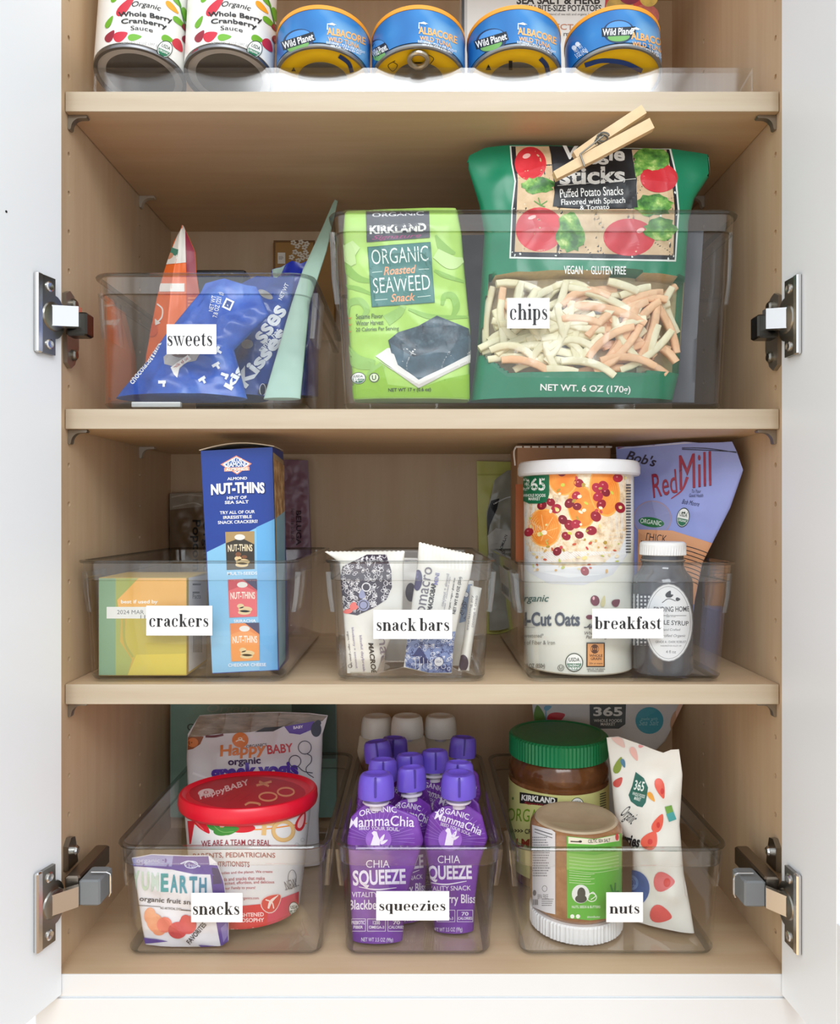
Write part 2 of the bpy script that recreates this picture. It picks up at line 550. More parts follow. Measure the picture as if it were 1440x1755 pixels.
class Bag:
    """A filled pouch: outline traced in the pouch's own plane, puffed to both sides, with creases."""

    def __init__(s, name, label, cat, s0, zf, left, right, top=None, bot=None, tilt=0, yaw=0, T_=16, pv=((0, .75), (.2, 1), (.75, .6), (1, .05)), pu=.6,
                 amp=1.0, wl=28, seed=1, mat=None, back=0.8, group=None, part='pouch', nu=56, nv=64, ridge=None, window=None, recess=0, lift=0, t0=None):
        xm = px((left[0][0] + right[0][0]) / 2, 0, s0)[0]
        s.t = t0 or T(name, label, cat, (xm, s0, zf + .4 + T_ * back * max(pv[0][1], pv[1][1]) * math.sin(math.radians(tilt))), rot(tilt, yaw), group)
        s.part = part

        def pl(P):
            lo, d = s.t.rays(P); q = lo + (-lo[1] / d[:, 1])[:, None] * d
            return np.stack([q[:, 0], q[:, 2]], 1)
        L, R_ = pl(left), pl(right)
        tp = pl([left[-1]] + list(top or []) + [right[-1]]); bt = pl([left[0]] + list(bot or []) + [right[0]])
        for A in (L, R_, tp, bt):
            A[:, 1] = np.maximum(A[:, 1], 0)
        srt = lambda A, i: A[np.argsort(A[:, i])]
        L, R_, tp, bt = srt(L, 1), srt(R_, 1), srt(tp, 0), srt(bt, 0)
        s.fL = lambda z: np.interp(z, L[:, 1], L[:, 0]); s.fR = lambda z: np.interp(z, R_[:, 1], R_[:, 0])
        s.fT = lambda x: np.interp(x, tp[:, 0], tp[:, 1]); s.fB = lambda x: np.interp(x, bt[:, 0], bt[:, 1])
        pvx = [a for a, _ in pv]; pvy = [b for _, b in pv]
        wv = waves(seed, amp, wl); wb = waves(seed + 50, amp, wl)

        def uv(x, z):
            l, r = s.fL(z), s.fR(z); b, t = s.fB(x), s.fT(x)
            return np.clip((x - l) / np.maximum(r - l, 1e-3), 0, 1), np.clip((z - b) / np.maximum(t - b, 1e-3), 0, 1)

        def h(x, z, w_=wv):
            u, v = uv(x, z)
            p = np.maximum(4 * u * (1 - u), 0) ** pu if ridge is None else np.interp(u, [0, ridge, 1], [0, 1, 0])
            fade = np.minimum(1, 6 * u * (1 - u)) * np.minimum(1, 4 * np.minimum(v, 1.02 - v) + .25)
            return .4 + T_ * p * np.interp(v, pvx, pvy) + w_(x, z) * fade
        s.h = h; s.surf = HF(h)

        def clamp(x, z):
            b, t = s.fB(x), s.fT(x); z = np.clip(z, b + .9, np.maximum(t - .5, b + 1)); l, r = s.fL(z), s.fR(z)
            return np.clip(x, l + .5, np.maximum(r - .5, l + .6)), z
        s.surf.clamp = clamp
        gu, gv = np.meshgrid(np.linspace(0, 1, nu), np.linspace(0, 1, nv))
        x = np.zeros_like(gu); z = s.fB(x) + gv * (s.fT(x) - s.fB(x))
        for _ in range(12):
            x = s.fL(z) + gu * (s.fR(z) - s.fL(z)); z = s.fB(x) + gv * (s.fT(x) - s.fB(x))
        hf = h(x, z); hb = h(x, z, wb) * back
        if window is not None:
            hf = np.where(inside(pl(window), x, z), hf - recess, hf)
        A = np.stack([x, -hf, z], 2).reshape(-1, 3); B = np.stack([x, np.maximum(hb, .2), z], 2).reshape(-1, 3); n = nu * nv
        q = [(j * nu + i, j * nu + i + 1, (j + 1) * nu + i + 1, (j + 1) * nu + i) for j in range(nv - 1) for i in range(nu - 1)]
        Fs = list(q) + [tuple(n + k for k in reversed(f)) for f in q]
        rim = [i for i in range(nu)] + [j * nu + nu - 1 for j in range(1, nv)] + [(nv - 1) * nu + i for i in range(nu - 2, -1, -1)] + [j * nu for j in range(nv - 2, 0, -1)]
        Fs += [(rim[(i + 1) % len(rim)], rim[i], n + rim[i], n + rim[(i + 1) % len(rim)]) for i in range(len(rim))]
        fm = None
        mm = [mat or WHITE]
        if window is not None:
            w2 = pl(window); cen = [np.mean([A[i] for i in f], 0) for f in q]; ins = inside(w2, np.array([c[0] for c in cen]), np.array([c[2] for c in cen]))
            fm = [1 if i < len(q) and ins[i] else 0 for i in range(len(Fs))]; mm.append(M((206, 186, 140), .6, nz=.2, ns=300))
        s.body = mk(part, np.concatenate([A, B]), Fs, mm, s.t, fm=fm, smooth=True, angle=70)

    def art(s):
        return Art(s.t, s.surf)


def barcode(x0, y0, x1, y1, n=16):
    out, r = [], random.Random(int(x0 * 7 + y0))
    x = x0
    while x < x1:
        w_ = r.choice((.6, 1, 1.6)) * (x1 - x0) / n / 2; out.append(rect(x, y0, min(x + w_, x1), y1)); x += w_ + r.choice((.6, 1.2)) * (x1 - x0) / n / 2
    return both(*out)


def usda(a, cx, cy, rx, ry, ang=0):
    """Round two-tone organic seal."""
    a.add((40, 60, 45), ell(cx, cy, rx, ry, ang)); a.add((245, 246, 242), ell(cx, cy, rx * .9, ry * .9, ang))
    th = np.radians(np.linspace(5, 175, 12)); c, s = math.cos(math.radians(ang)), -math.sin(math.radians(ang))
    x, y = rx * .82 * np.cos(th), ry * .82 * np.sin(th) + ry * .04
    a.add((25, 110, 75), poly(*[(cx + c * p - s * q, cy + s * p + c * q) for p, q in zip(x, y)]))
    off = np.array([-s, c])
    a.add((40, 60, 45), text('USDA', cx - off[0] * ry * -s * 0 + s * ry * .3, cy - c * ry * .3, rx * 1.2, ry * .42, ang, .02))
    a.add((235, 240, 235), text('ORGANIC', cx - s * ry * .32, cy + c * ry * .32, rx * 1.35, ry * .26, ang, .02))


def band_lines(cx, cy, w_, h, n, r=None, thick=.45):
    """Rows of tiny unreadable print."""
    r = r or random.Random(int(cx + cy)); out = []
    for i in range(n):
        y = cy - h / 2 + h * (i + .5) / n; x = cx - w_ / 2; end = cx + w_ / 2 - r.random() * w_ * .25
        while x < end:
            l = r.uniform(.04, .12) * w_; out.append(rect(x, y - thick * h / n / 2, min(x + l, end), y + thick * h / n / 2)); x += l + .025 * w_
    return both(*out)


#@@STRUCTURE
XL, XR, BACK, ZF = -326.5, 330.5, 319.0, -412.0
SH = {1: 387.4, 2: 95.9, 3: -157.0}   # shelf tops, relative to the camera
cab = T('pantry_cabinet', 'tall white and maple pantry cabinet with both its doors standing open', 'cabinet', (0, 0, -460))
CZ = -460


def cpart(name, VF, mat, parent=cab, **k):
    V, f = VF; V = np.array(V, float); V[:, 2] -= CZ
    return mk(name, V, f, mat, parent, **k)


def side_panel(x0, x1, face):
    """Cabinet side with real shelf-pin holes cut into it."""
    o = cpart('side_panel', box(x0, x1, 0, BACK + 12, -432, 690), MAPLE_V)
    cut = []
    for s_ in (26, 207):
        for i in range(-3, 24):
            z = 442 - 36.1 * i
            if z < -392:
                continue
            V, f = lathe([(2.5, -10), (2.5, 10)], 12)
            V = np.stack([V[:, 2] + face, V[:, 0] + s_, V[:, 1] + z], 1); cut.append((V, f))
    c = cpart('cutter', join(*cut), BLACK)
    md = o.modifiers.new('b', 'BOOLEAN'); md.object = c; md.operation = 'DIFFERENCE'; md.solver = 'EXACT'
    bpy.context.view_layer.update()
    me = bpy.data.meshes.new_from_object(o.evaluated_get(bpy.context.evaluated_depsgraph_get()))
    o.modifiers.clear(); o.data = me
    bpy.data.objects.remove(c)
    return o


side_panel(XL - 18, XL, XL); side_panel(XR, XR + 18, XR)
cpart('back_panel', box(XL - 18, XR + 18, BACK + .0, BACK + 12, -432, 690), MAPLE_V)
cpart('top_panel', box(XL, XR, 0, BACK, 672, 690), MAPLE_H)
cpart('bottom_panel', box(XL, XR, 0, BACK, -432, ZF), MAPLE_H)
cpart('bottom_edge_band', box(XL, XR, -1.2, -.1, -432, ZF - .3, .3), M((224, 225, 226), .4, nz=.01))
cpart('drawer_front', box(XL - 17, XR + 17, -2.6, -.4, -800, -433.4, .5), M((226, 227, 228), .4, nz=.01))
cpart('base_body', box(XL - 18, XR + 18, 0, BACK + 12, -1550, -432.5), LACQUER)
fo = mk('floor', *box(-3300, 3300, -4500, 900, -1563, -1555), wood('oak_floor', (150, 116, 84), (186, 150, 112), (6, .6, 6)))
fo['kind'] = 'structure'


def door(hx, hy, ang, sgn):
    """Shaker door opened past the cabinet front; sgn -1 for the one hinged on the left."""
    a = math.radians(ang); d = np.array([sgn * math.sin(a), -math.cos(a)]); n = np.array([sgn * math.cos(a), math.sin(a)])  # n points to the door's outer face

    def w_(V):
        V = np.array(V, float)
        return np.stack([hx + d[0] * V[:, 0] + n[0] * V[:, 1], hy + d[1] * V[:, 0] + n[1] * V[:, 1], V[:, 2]], 1)

    def fx(VF):
        V, f = VF
        return w_(V), ([tuple(reversed(q)) for q in f] if sgn < 0 else f)
    z0, z1, wd, st, rl = -430, 668, 332, 83, 108
    fr = cpart('door', fx(join(box(0, st, 0, 20, z0, z1, .8), box(wd - st, wd, 0, 20, z0, z1, .8), box(st - .2, wd - st + .2, 0.01, 20, z0, z0 + rl, .5), box(st - .2, wd - st + .2, 0.01, 20, z1 - rl, z1, .5))), LACQUER, smooth=False)
    cpart('door_panel', fx(box(st - 4, wd - st + 4, 7, 14, z0 + rl - 4, z1 - rl + 4)), LACQUER, fr)
    return fr, fx, w_


doorL, fxL, wL = door(-320, -2, 16, -1)
doorR, fxR, wR = door(323, -2, 3.2, 1)
V, f = fxL(lathe([(1.1, -.3), (1.1, .3)], 12)); V0, f0 = lathe([(1.0, -.4), (1.0, .4)], 12)
V0 = np.stack([V0[:, 0] + 63, V0[:, 2], V0[:, 1] + 246], 1)
cpart('screw_hole', (wL(V0), f0), BLACK, doorL)


def hinge(dr, fx, sgn, zc, lower=False):
    """Concealed hinge: screwed cup plate on the door, bent arm, base plate on the cabinet side."""
    th = np.linspace(-90, 90, 13)
    hw = 33.5
    pts = [(33, -hw), (33, hw), (12, hw), (12, 22)] + [(12 - 12 * math.cos(math.radians(t)) * .95, 18 * math.sin(math.radians(-t)) * 1.05) for t in th] + [(12, -22), (12, -hw)]
    pts = [(a, b + zc) for a, b in pts]
    V, f = prism(pts, 'y', -3.6, -.05)
    cup = cpart('hinge', fx((V, f)), NICKEL, dr, smooth=False)
    cpart('plate_edge', fx(box(27, 34, -4.6, -.05, zc - hw - 1, zc + hw + 1, 1.2)), CHROME, dr)
    V, f = lathe([(13.5, 0), (12.5, 1.2), (9, 2)], 28)
    V = np.stack([V[:, 0] + 14, -3.6 - V[:, 2], V[:, 1] * .95 + zc], 1)
    cpart('cup_boss', fx((V, f)), NICKEL, dr, smooth=True)
    for q in (-25, 25):
        V, f = lathe([(4.5, 0), (4.5, .8), (3.2, 1.5), (0.6, 1.2)], 20)
        V = np.stack([V[:, 0] + 19, -3.6 - V[:, 2], V[:, 1] + zc + q], 1)
        cpart('screw', fx((V, f)), CHROME, dr)
    side = XL if sgn < 0 else XR
    X = lambda a: side - sgn * a      # a units away from the cabinet side, into the cabinet
    up = 4 if not lower else -8
    # bent link from the door to the arm
    a0 = (20, -4)
    V0 = wL(np.array([[a0[0], a0[1], 0]])) if sgn < 0 else wR(np.array([[a0[0], a0[1], 0]]))
    x0, y0 = V0[0, 0], V0[0, 1]
    xe, ye = X(24), -8
    poly_ = [(x0, y0), (xe, ye), (xe, ye + 7), (x0, y0 + 9)]
    V, f = prism(poly_, 'z', zc - 9, zc + 9)
    if not lower:
        V[:, 2] += np.where(np.abs(V[:, 0] - xe) < 1, 2.5, 0)
    else:
        V[:, 2] += np.where(np.abs(V[:, 0] - xe) < 1, 1.5, 0)
    cpart('hinge_link', (V, f), CHROME, dr)
    if not lower:
        arm = cpart('hinge_arm', box(min(X(10), X(29)), max(X(10), X(29)), -3, 13, zc - 13, zc + 8, 1.5), M((70, 68, 64), .25, 1.0), cab)
        for i, q in enumerate((30, -31)):
            pass
        pl = [(12, 30), (20, 34), (28, 31), (38, 16), (38, -16), (30, -32), (22, -37), (14, -33)]
        V, f = prism([(a, b + zc - 1) for a, b in pl], 'x', *sorted((X(0.1), X(4))))
        plate = cpart('hinge_base_plate', (V, f), BRASSY, cab)
        for q in (22, -25):
            V, f = lathe([(5, 0), (5, 2.5), (3.5, 4), (1, 3.6)], 20)
            V = np.stack([X(4) - sgn * V[:, 2], V[:, 0] + 25, V[:, 1] + zc + q], 1)
            cpart('screw', (V, f), NICKEL, plate)
    else:
        arm = cpart('hinge_arm', join(box(min(X(8), X(22)), max(X(8), X(22)), -1, 66, zc - 2, zc + 16, 1.5)), M((150, 140, 128), .35, 1.0), cab)
        cpart('damper', box(min(X(23), X(42)), max(X(23), X(42)), -6, 22, zc - 8, zc + 15, 1.5), M((120, 124, 127), .5), arm)
        lo = [(X(30), 4, zc + 17.5), (X(44), 4, zc + 17.5), (X(47), 4, zc + 16), (X(47.5), 4, zc + 12), (X(47.5), 4, zc - 1), (X(46), 4, zc - 4)]
        cpart('spring_wire', tube(lo, .8, 6), CHROME, arm)
        pl = [(14, 14), (14, 36), (20, 42), (28, 40), (31, 30), (34, 14)]
        V, f = prism([(a, b + zc) for a, b in pl], 'x', *sorted((X(0.1), X(5))))
        plate = cpart('hinge_base_plate', (V, f), NICKEL, cab)
        V, f = lathe([(4.5, 0), (4.5, 3), (3.2, 4.5), (1, 4)], 20)
        V = np.stack([X(5) - sgn * V[:, 2], V[:, 0] + 24, V[:, 1] + zc + 29], 1)
        cpart('screw', (V, f), CHROME, plate)


hinge(doorL, fxL, -1, 172); hinge(doorR, fxR, 1, 170)
hinge(doorL, fxL, -1, -341, True); hinge(doorR, fxR, 1, -342, True)

names = {1: 'topmost maple shelf, carrying the cans', 2: 'maple shelf under the two large bins of sweets and chips', 3: 'maple shelf under the crackers, snack bars and breakfast bins'}
where = {1: 'cans shelf', 2: 'sweets shelf', 3: 'crackers shelf'}
for n_, zt in SH.items():
    sh = T('shelf', names[n_], 'shelf', (2, 17, zt - 18.2))
    mk('board', *box(XL - 2 + .8, XR - 2 - .8, 1, BACK - 17 - 1, 0, 18.2), MAPLE_H, sh)
    mk('edge_band', *box(XL - 2 + .8, XR - 2 - .8, 0, 1, 0, 18.2, .25), EDGE, sh)
    for sd, sg in ((XL, 1), (XR, -1)):
        for q, sy in (('front', 26), ('rear', 207)):
            p = T('shelf_pin', f'{q} metal pin under {where[n_]}, on the cabinet side by the {"snacks" if sg > 0 else "nuts"} bin', 'shelf pin', (sd + sg * .2, sy, zt - 18.4), group='shelf pins')
            arc = [(5.5 + 9 * (1 - math.sin(math.radians(a))), -2.6 - 9 * (1 - math.cos(math.radians(a)))) for a in range(90, -1, -15)]
            pr = [(0, -.1), (17, -.1), (18, -1.2), (17, -2.6)] + [(3 + 9 * (1 - math.sin(math.radians(a))), -2.6 - 9 * (1 - math.cos(math.radians(a)))) for a in range(0, 91, 15)] + [(2.4, -13), (1, -13.4), (0, -12.5)]
            V, f = prism([(sg * a, b) for a, b in pr], 'y', -3, 3)
            mk('bracket', V, f if sg > 0 else [tuple(reversed(q_)) for q_ in f], BRASSY if q == 'front' else M((205, 200, 190), .4, .6), p, smooth=True)
            V, f = lathe([(2.3, 0), (2.3, 8)], 12)
            V = np.stack([-sg * V[:, 2], V[:, 0], V[:, 1] - 6], 1)
            mk('peg', V, f, NICKEL, p)


#@@BINS
def bin_(name, label, bL, bR, tL, tR, yt, zf, card=None, word=None, wbox=None, depth=262, s0=24, stl=16):
    """Clear plastic storage bin: tapered tub with a stepped collar, a rim, two side grips and a white word label."""
    kb, kt = F / (D + s0), F / (D + stl)
    zt = (880 - yt) / kt; H = zt - zf
    x0, x1 = (bL - 720) / kb, (bR - 720) / kb; X0, X1 = (tL - 720) / kt + 6, (tR - 720) / kt - 6
    xc = (x0 + x1) / 2
    t = T(name, label, 'storage bin', (xc, s0, zf), None, 'clear storage bins')
    rings = []

    def rg(z, o, r):
        q = z / H
        a0, a1 = x0 + (X0 - x0) * q - o - xc, x1 + (X1 - x1) * q + o - xc
        b0, b1 = (stl + 6 - s0) * q - o, depth + 6 * q + o
        rings.append(rrect(a0, a1, b0, b1, max(r + o, 2), 6, z))
    for z, o, r in ((0, -7, 13), (1.2, -7, 13), (1.6, -5, 13), (3.2, -1.6, 13), (6.5, 0, 13), (H * .5, 0, 14), (H - 19, 0, 15), (H - 18.3, 2.2, 15), (H - 3, 2.6, 15), (H - 2.7, 5.2, 15), (H - 1.2, 6, 15), (H, 5.2, 15),
                    (H, .8, 15), (H - 1.2, .2, 15), (H - 17.5, 0, 15), (H - 19.5, -2.2, 15), (H * .5, -2.2, 14), (7, -2.3, 13), (4, -3, 13), (3.1, -4.4, 13)):
        rg(z, o, r)
    V, f = loft(rings, True, True)
    nr = len(rings[0]); fm = [(1 if (i // nr) in (1, 2, 3, 6, 8, 9, 10, 11, 12) else 2 if i // nr == 7 else 0) if i < nr * (len(rings) - 1) else 0 for i in range(len(f))]
    mk('tub', V, f, [PLASTIC, RIM, COLLAR], t, fm=fm, smooth=True, angle=40)
    for sg, qa, qb in ((-1, x0, X0), (1, x1, X1)):
        xa = qb + (qa - qb) * .18 - xc; xb = qb + (qa - qb) * .45 - xc
        ya = -2 + 26
        V, f = loft([rrect(min(a, a + sg * w_), max(a, a + sg * w_), 16, 62, 1, 2, z) for a, w_, z in ((xb, 4.5, H * .56), (xa + sg * .6, 5.0, H * .7), (xa + sg * 2, 5.5, H - 12))], True, True)
        mk('side_grip', V, f, COLLAR, t, smooth=True, angle=40)
    if card:
        surf = HF(lambda x, z: np.interp(z, [0, 6.5, H], [-1.5, 0, s0 - stl - 6]) + 0 * x, base=.25)
        c0, c1, c2, c3 = card
        cs = Art(t, surf); cs.surf = PLs = surf
        lo, d = t.rays([(c0, c3), (c1, c3), (c1, c1 * 0 + c2), (c0, c2)]); P, N = surf.hit(lo, d)
        Vc = np.concatenate([P + N * .15, P + N * .55])
        cd = mk('word_label', Vc, [(3, 2, 1, 0), (4, 5, 6, 7), (0, 1, 5, 4), (1, 2, 6, 5), (2, 3, 7, 6), (3, 0, 4, 7)], M((246, 247, 248), .35, nz=.01), t)
        a = Art(t, HF(surf.h, base=.95)); a.surf.mx = 400
        a.add(INK, didone(word, *wbox)); a.done('lettering', cd)
    return t


F2, F3, F0 = SH[2] + .1, SH[3] + .1, ZF + .1      # what the bins stand on
IN = 3.4                                          # thickness of a bin's bottom
bin_('sweets_bin', 'clear plastic bin with a white label reading sweets', 172, 524, 150, 538, 467, F2, (286, 371, 556, 607), 'sweets', (326, 582, 76, 23))
bin_('chips_bin', 'large clear plastic bin with a white label reading chips', 588, 1243, 559, 1278, 359, F2, (869, 942, 511, 563), 'chips', (906, 539, 64, 37))
bin_('crackers_bin', 'clear plastic bin with a white label reading crackers', 150, 488, 121, 508, 961, F3, (251, 364, 1038, 1089), 'crackers', (307, 1063, 101, 22))
bin_('snack_bars_bin', 'narrow clear plastic bin with a white label reading snack bars', 577, 833, 553, 854, 961, F3, (640, 775, 1045, 1095), 'snack bars', (708, 1070, 124, 22))
bf = bin_('breakfast_bin', 'clear plastic bin with a white label reading breakfast', 905, 1241, 885, 1274, 964, F3, (1015, 1137, 1043, 1094), 'breakfast', (1076, 1067, 114, 22))
bin_('snacks_bin', 'clear plastic bin with a white label reading snacks', 215, 552, 190, 563, 1452, F0, (328, 416, 1530, 1580), 'snacks', (371, 1556, 79, 22))
bin_('squeezies_bin', 'narrow clear plastic bin with a white label reading squeezies', 590, 842, 571, 867, 1453, F0, (645, 770, 1527, 1577), 'squeezies', (707, 1554, 113, 23))
bin_('nuts_bin', 'clear plastic bin with a white label reading nuts', 891, 1229, 880, 1257, 1455, F0, (1039, 1102, 1529, 1580), 'nuts', (1070, 1557, 51, 16))

#@@TOP SHELF
z1 = SH[1] + .1
TILT = 9.0
RT = rot(TILT)
ne = np.array([0, 20, z1 + 43])                # near edge of the deck plane where the cans overhang
rs = T('can_riser', 'low clear plastic riser under the row of cans', 'riser', (0, 0, z1), None)
tn = math.tan(math.radians(TILT))
dk = lambda s_: 43 - (s_ - 20) * tn - .3
prof = [(46, 0), (46, dk(46)), (150, dk(150)), (150, 0), (147, 0), (147, dk(147) - 3), (49, dk(49) - 3), (49, 0)]
V, f = prism(prof, 'x', -312, 318)
mk('riser_deck', V, f, [GLOSSY], rs)


def can_frame(name, label, cat, xc, r, group):
    c = ne + RT @ np.array([0, r, 0]) + np.array([xc, 0, 0])
    return T(name, label, cat, c, RT, group)


LABEL_W = M((240, 240, 236), .35)
for i, xc in enumerate((-273, -186.2)):
    r = 43
    t = can_frame('cranberry_can', ['steel can with a white berry label at the end by the cabinet side', 'steel can with a white berry label next to the tuna cans'][i], 'can', xc, r, 'cans of cranberry sauce')
    mk('can_body', *lathe([(r - 4, 2.5), (r - 3.2, 0), (r - .4, 0), (r, .8), (r, 2.6), (r - 1, 3.6), (r - 1, 113), (r, 114), (r, 116), (r - 3, 116), (r - 4, 113)]), STEEL, t, smooth=True)
    mk('can_end', *lathe([(.01, 3.2), (12, 3.2), (14, 2.6), (20, 2.6), (22, 3.4), (30, 3.4), (32, 2.4), (r - 3.6, 2.4)], cap0=False, cap1=False), M((205, 205, 208), .45, .1), t, smooth=True, angle=0)
    mk('paper_label', *lathe([(r - .9, 4.5), (r - .2, 4.5), (r - .2, 112), (r - .9, 112)]), LABEL_W, t, smooth=True)
    a = Art(t, LA([(r - .2, 0), (r - .2, 120)]))
    o = i * 156 - 2 * i; e = lambda x: x + o
    RED, GRN, ORG, DRED = (205, 45, 65), (110, 175, 45), (245, 165, 40), (150, 40, 60)
    for x, y, l, w_, an, c in ((216, 10, 46, 14, 48, RED), (200, -8, 30, 9, 55, GRN), (207, 62, 26, 16, 25, RED), (189, 62, 24, 12, 55, DRED), (231, 64, 24, 11, 5, GRN), (180, 92, 20, 9, 60, DRED), (287, 67, 22, 11, -20, GRN), (305, 78, 26, 14, -58, RED), (319, 70, 20, 10, -60, DRED),
                               (295, 13, 30, 9, -45, ORG), (307, 38, 28, 9, -42, GRN), (316, 25, 26, 9, -75, GRN), (303, 2, 26, 8, -55, GRN), (188, 38, 24, 8, 60, GRN), (317, 48, 16, 8, -60, DRED)):
        a.add(c, drop(e(x), y, l, w_, an))
    a.add((60, 130, 50), stroke([(e(298), -20), (e(308), 10), (e(318), 50)], 1.5))
    a.add(INK, text('Organic', e(251), 10, 50, 12, 0, .005, .35, 3, 8))
    a.add(INK, text('Whole Berry', e(249), 27, 92, 11, 0, .025, 0, 5, 10), text('Cranberry', e(247), 38.5, 78, 11, 0, .025, 0, 5, 9), text('Sauce', e(243), 49, 38, 7.5, 0, .005, 0, 2, 4))
    a.add((165, 165, 165), text('NET WT 14 OZ (397 g)', e(240), 75, 62, 6, 0, 0, 0, 2, 4))
    usda(a, e(282), 85, 13, 15, -25)
    a.done()

TB = M((30, 100, 175), .3)
tuna_blue = mottle('tuna_blue', [(.2, (22, 80, 150)), (.55, (40, 125, 195)), (.8, (150, 200, 230))], 22, rough=.3, detail=1)
for i, xc in enumerate((-95, -1.5, 92.5, 189.5)):
    r = 46
    lab = ['tuna can beside the cranberry cans, yellow end and round logo showing', 'tuna can showing a silver pull ring on its yellow end', 'tuna can with a tall black letter mark on its yellow end, under the white box', 'last tuna can of the row, with a wide blue arc on its yellow end'][i]
    t = can_frame('tuna_can', lab, 'can', xc, r, 'tuna cans')
    mk('can_body', *lathe([(r - 3.2, 2), (r - 2.8, 0), (r - .8, 0), (r, .9), (r, 3), (r - 1, 4), (r - 1, 40), (r, 41), (r, 43.5), (r - 3, 44), (r - 4, 41)]), M((150, 155, 160), .3, 1.0), t, smooth=True)
    mk('can_end', *lathe([(.01, 2.2), (24, 2.2), (25, 1.4), (36, 1.4), (37, 1.8), (r - 3, 1.8)], cap0=False, cap1=False), M((250, 206, 14), .35, nz=.08), t, smooth=True, angle=0)
    mk('paper_label', *lathe([(r - .9, 4.5), (r - .2, 4.5), (r - .2, 39), (r - .9, 39)]), tuna_blue, t, smooth=True)
    mk('orange_rim', *lathe([(r - .6, 39.2), (r + .25, 39.2), (r + .25, 43.4), (r - .6, 43.4)]), M((240, 160, 50), .35), t, smooth=True)
    a = Art(t, LA([(r - .2, 0), (r - .2, 60)])); xo = 720 + (xc * F / 752)
    lo_ = [-42, -67, -40, 8][i]; tx = [40, 33, 38, 62][i]
    sk = lambda x, w_: x * w_ * .0105
    lx = xo + lo_
    ly = 62 + (lo_ / 80) ** 2 * 38 - (2 if abs(lo_) > 30 else 8)
    an = -lo_ * .42 + (0 if abs(lo_) > 20 else 6)
    a.add((20, 50, 90), ell(lx, ly, 27 if abs(lo_) < 60 else 16, 20, an)); a.add((75, 145, 215), ell(lx, ly - 5, 22 if abs(lo_) < 60 else 12, 13, an)); a.add((110, 170, 90), ell(lx, ly + 9, 19 if abs(lo_) < 60 else 11, 8, an))
    a.add((18, 28, 40), rect(-1, -1, 1, 1)) if False else None
    a.add((15, 30, 45), fit(rc(0, 0, 1, 1), lx, ly, 58 if abs(lo_) < 60 else 30, 15, an))
    a.add((245, 248, 250), text('Wild Planet', lx, ly, 54 if abs(lo_) < 60 else 28, 12, an, .015, .1))
    y0 = 50 + (max(tx, 0) / 80) ** 2 * 22
    a.add((245, 180, 110), text('ALBACORE', xo + tx, y0 + 4, 66, 13, 0, .03, 0, 3, 18)); a.add((245, 180, 110), text('WILD TUNA', xo + tx - 4, y0 + 16, 54, 8, 0, .02, 0, 3, 14))
    a.add((235, 240, 245), text('SUSTAINABLY POLE & LINE CAUGHT\n100% PURE TUNA & SEA SALT', xo + tx - 1, y0 + 26, 66, 9, 0, .02, 0, 3, 18))
    a.add((235, 245, 250), stroke([(xo + tx - 32, y0 - 4), (xo + tx - 32, y0 - 14), (xo + tx - 20, y0 - 12)], 2, 0), poly((xo + tx - 32, y0 - 14), (xo + tx - 16, y0 - 12), (xo + tx - 24, y0 - 16)))
    if i == 3:
        a.add((235, 240, 245), text('NET WT\n5 OZ (142g)', xo - 58, 88, 22, 20, 35, .01), ell(xo - 68, 82, 4), ell(xo - 62, 76, 4))
    a.done()
    b = Art(t, PL((0, 0, 1.2), (0, 0, -1)))
    if i == 0:
        b.add((30, 60, 120), stroke([(xo + 28, 96), (xo + 44, 108), (xo + 50, 124)], 7)); b.add((20, 20, 20), poly((xo - 54, 122), (xo - 50, 115), (xo - 46, 122)))
    if i == 2:
        b.add((20, 20, 20), poly((xo - 50, 120), (xo - 45, 110), (xo - 40, 120)), rect(xo - 10, 104, xo - 4, 120)); b.add((30, 60, 120), stroke([(xo + 44, 100), (xo + 54, 112), (xo + 58, 130)], 8))
    if i == 3:
        b.add((30, 70, 150), stroke([(xo - 50, 112), (xo - 20, 104), (xo + 18, 108), (xo + 48, 122)], 8))
    if i == 1:
        b.add((60, 50, 20), stroke([(xo - 40, 104), (xo - 52, 112), (xo - 44, 122), (xo - 36, 112), (xo - 44, 106)], 1.2), stroke([(xo + 14, 92), (xo + 26, 100), (xo + 20, 110)], 1.2))
    b.done('end_print')
    if i == 1:
        th = np.linspace(0, 2 * math.pi, 24)
        ringp = np.stack([8.5 * np.cos(th), -31 + 9 * np.sin(th), np.full(24, -1.2)], 1)
        mk('pull_ring', *join(tube(ringp, 2.4, 8), box(-4, 4, -24, -18, -2, 1.4, .8)), M((190, 185, 170), .3, .9), t, smooth=True)

# white box of potatoes behind the cans
x0, _ = px(791, 0, 205); x1, _ = px(1119, 0, 205)
pb = T('potato_box', 'tall white printed box standing behind the tuna cans', 'box', ((x0 + x1) / 2, 205, z1))
hw = (x1 - x0) / 2
mk('carton', *box(-hw, hw, 0, 60, 0, 235, 1), M((226, 226, 222), .45), pb)
a = Art(pb, PL((0, 0, 0), (0, -1, 0)))
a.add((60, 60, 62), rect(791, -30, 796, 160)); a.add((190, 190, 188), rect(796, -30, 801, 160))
a.add((35, 32, 32), text('SEA SALT & HERB', 957, 0, 143, 15, 0, .03)); a.add((35, 32, 32), text('FRESH BITE-SIZE POTATOES', 959, 14, 144, 11, 0, .02))
a.add((110, 105, 100), text('A delectable, vibrant blend of sea salt and organic herbs.', 957, 25, 130, 5)); a.add((190, 120, 75), text('PERFECT SIDE DISH', 990, 47, 150, 10, -2, .01)); a.add((90, 85, 80), text('for any meal!', 957, 59, 84, 10, -1, .01))
a.add((200, 60, 60), poly((1040, -30), (1119, -30), (1119, 130), (1046, 60), (1036, 20)))
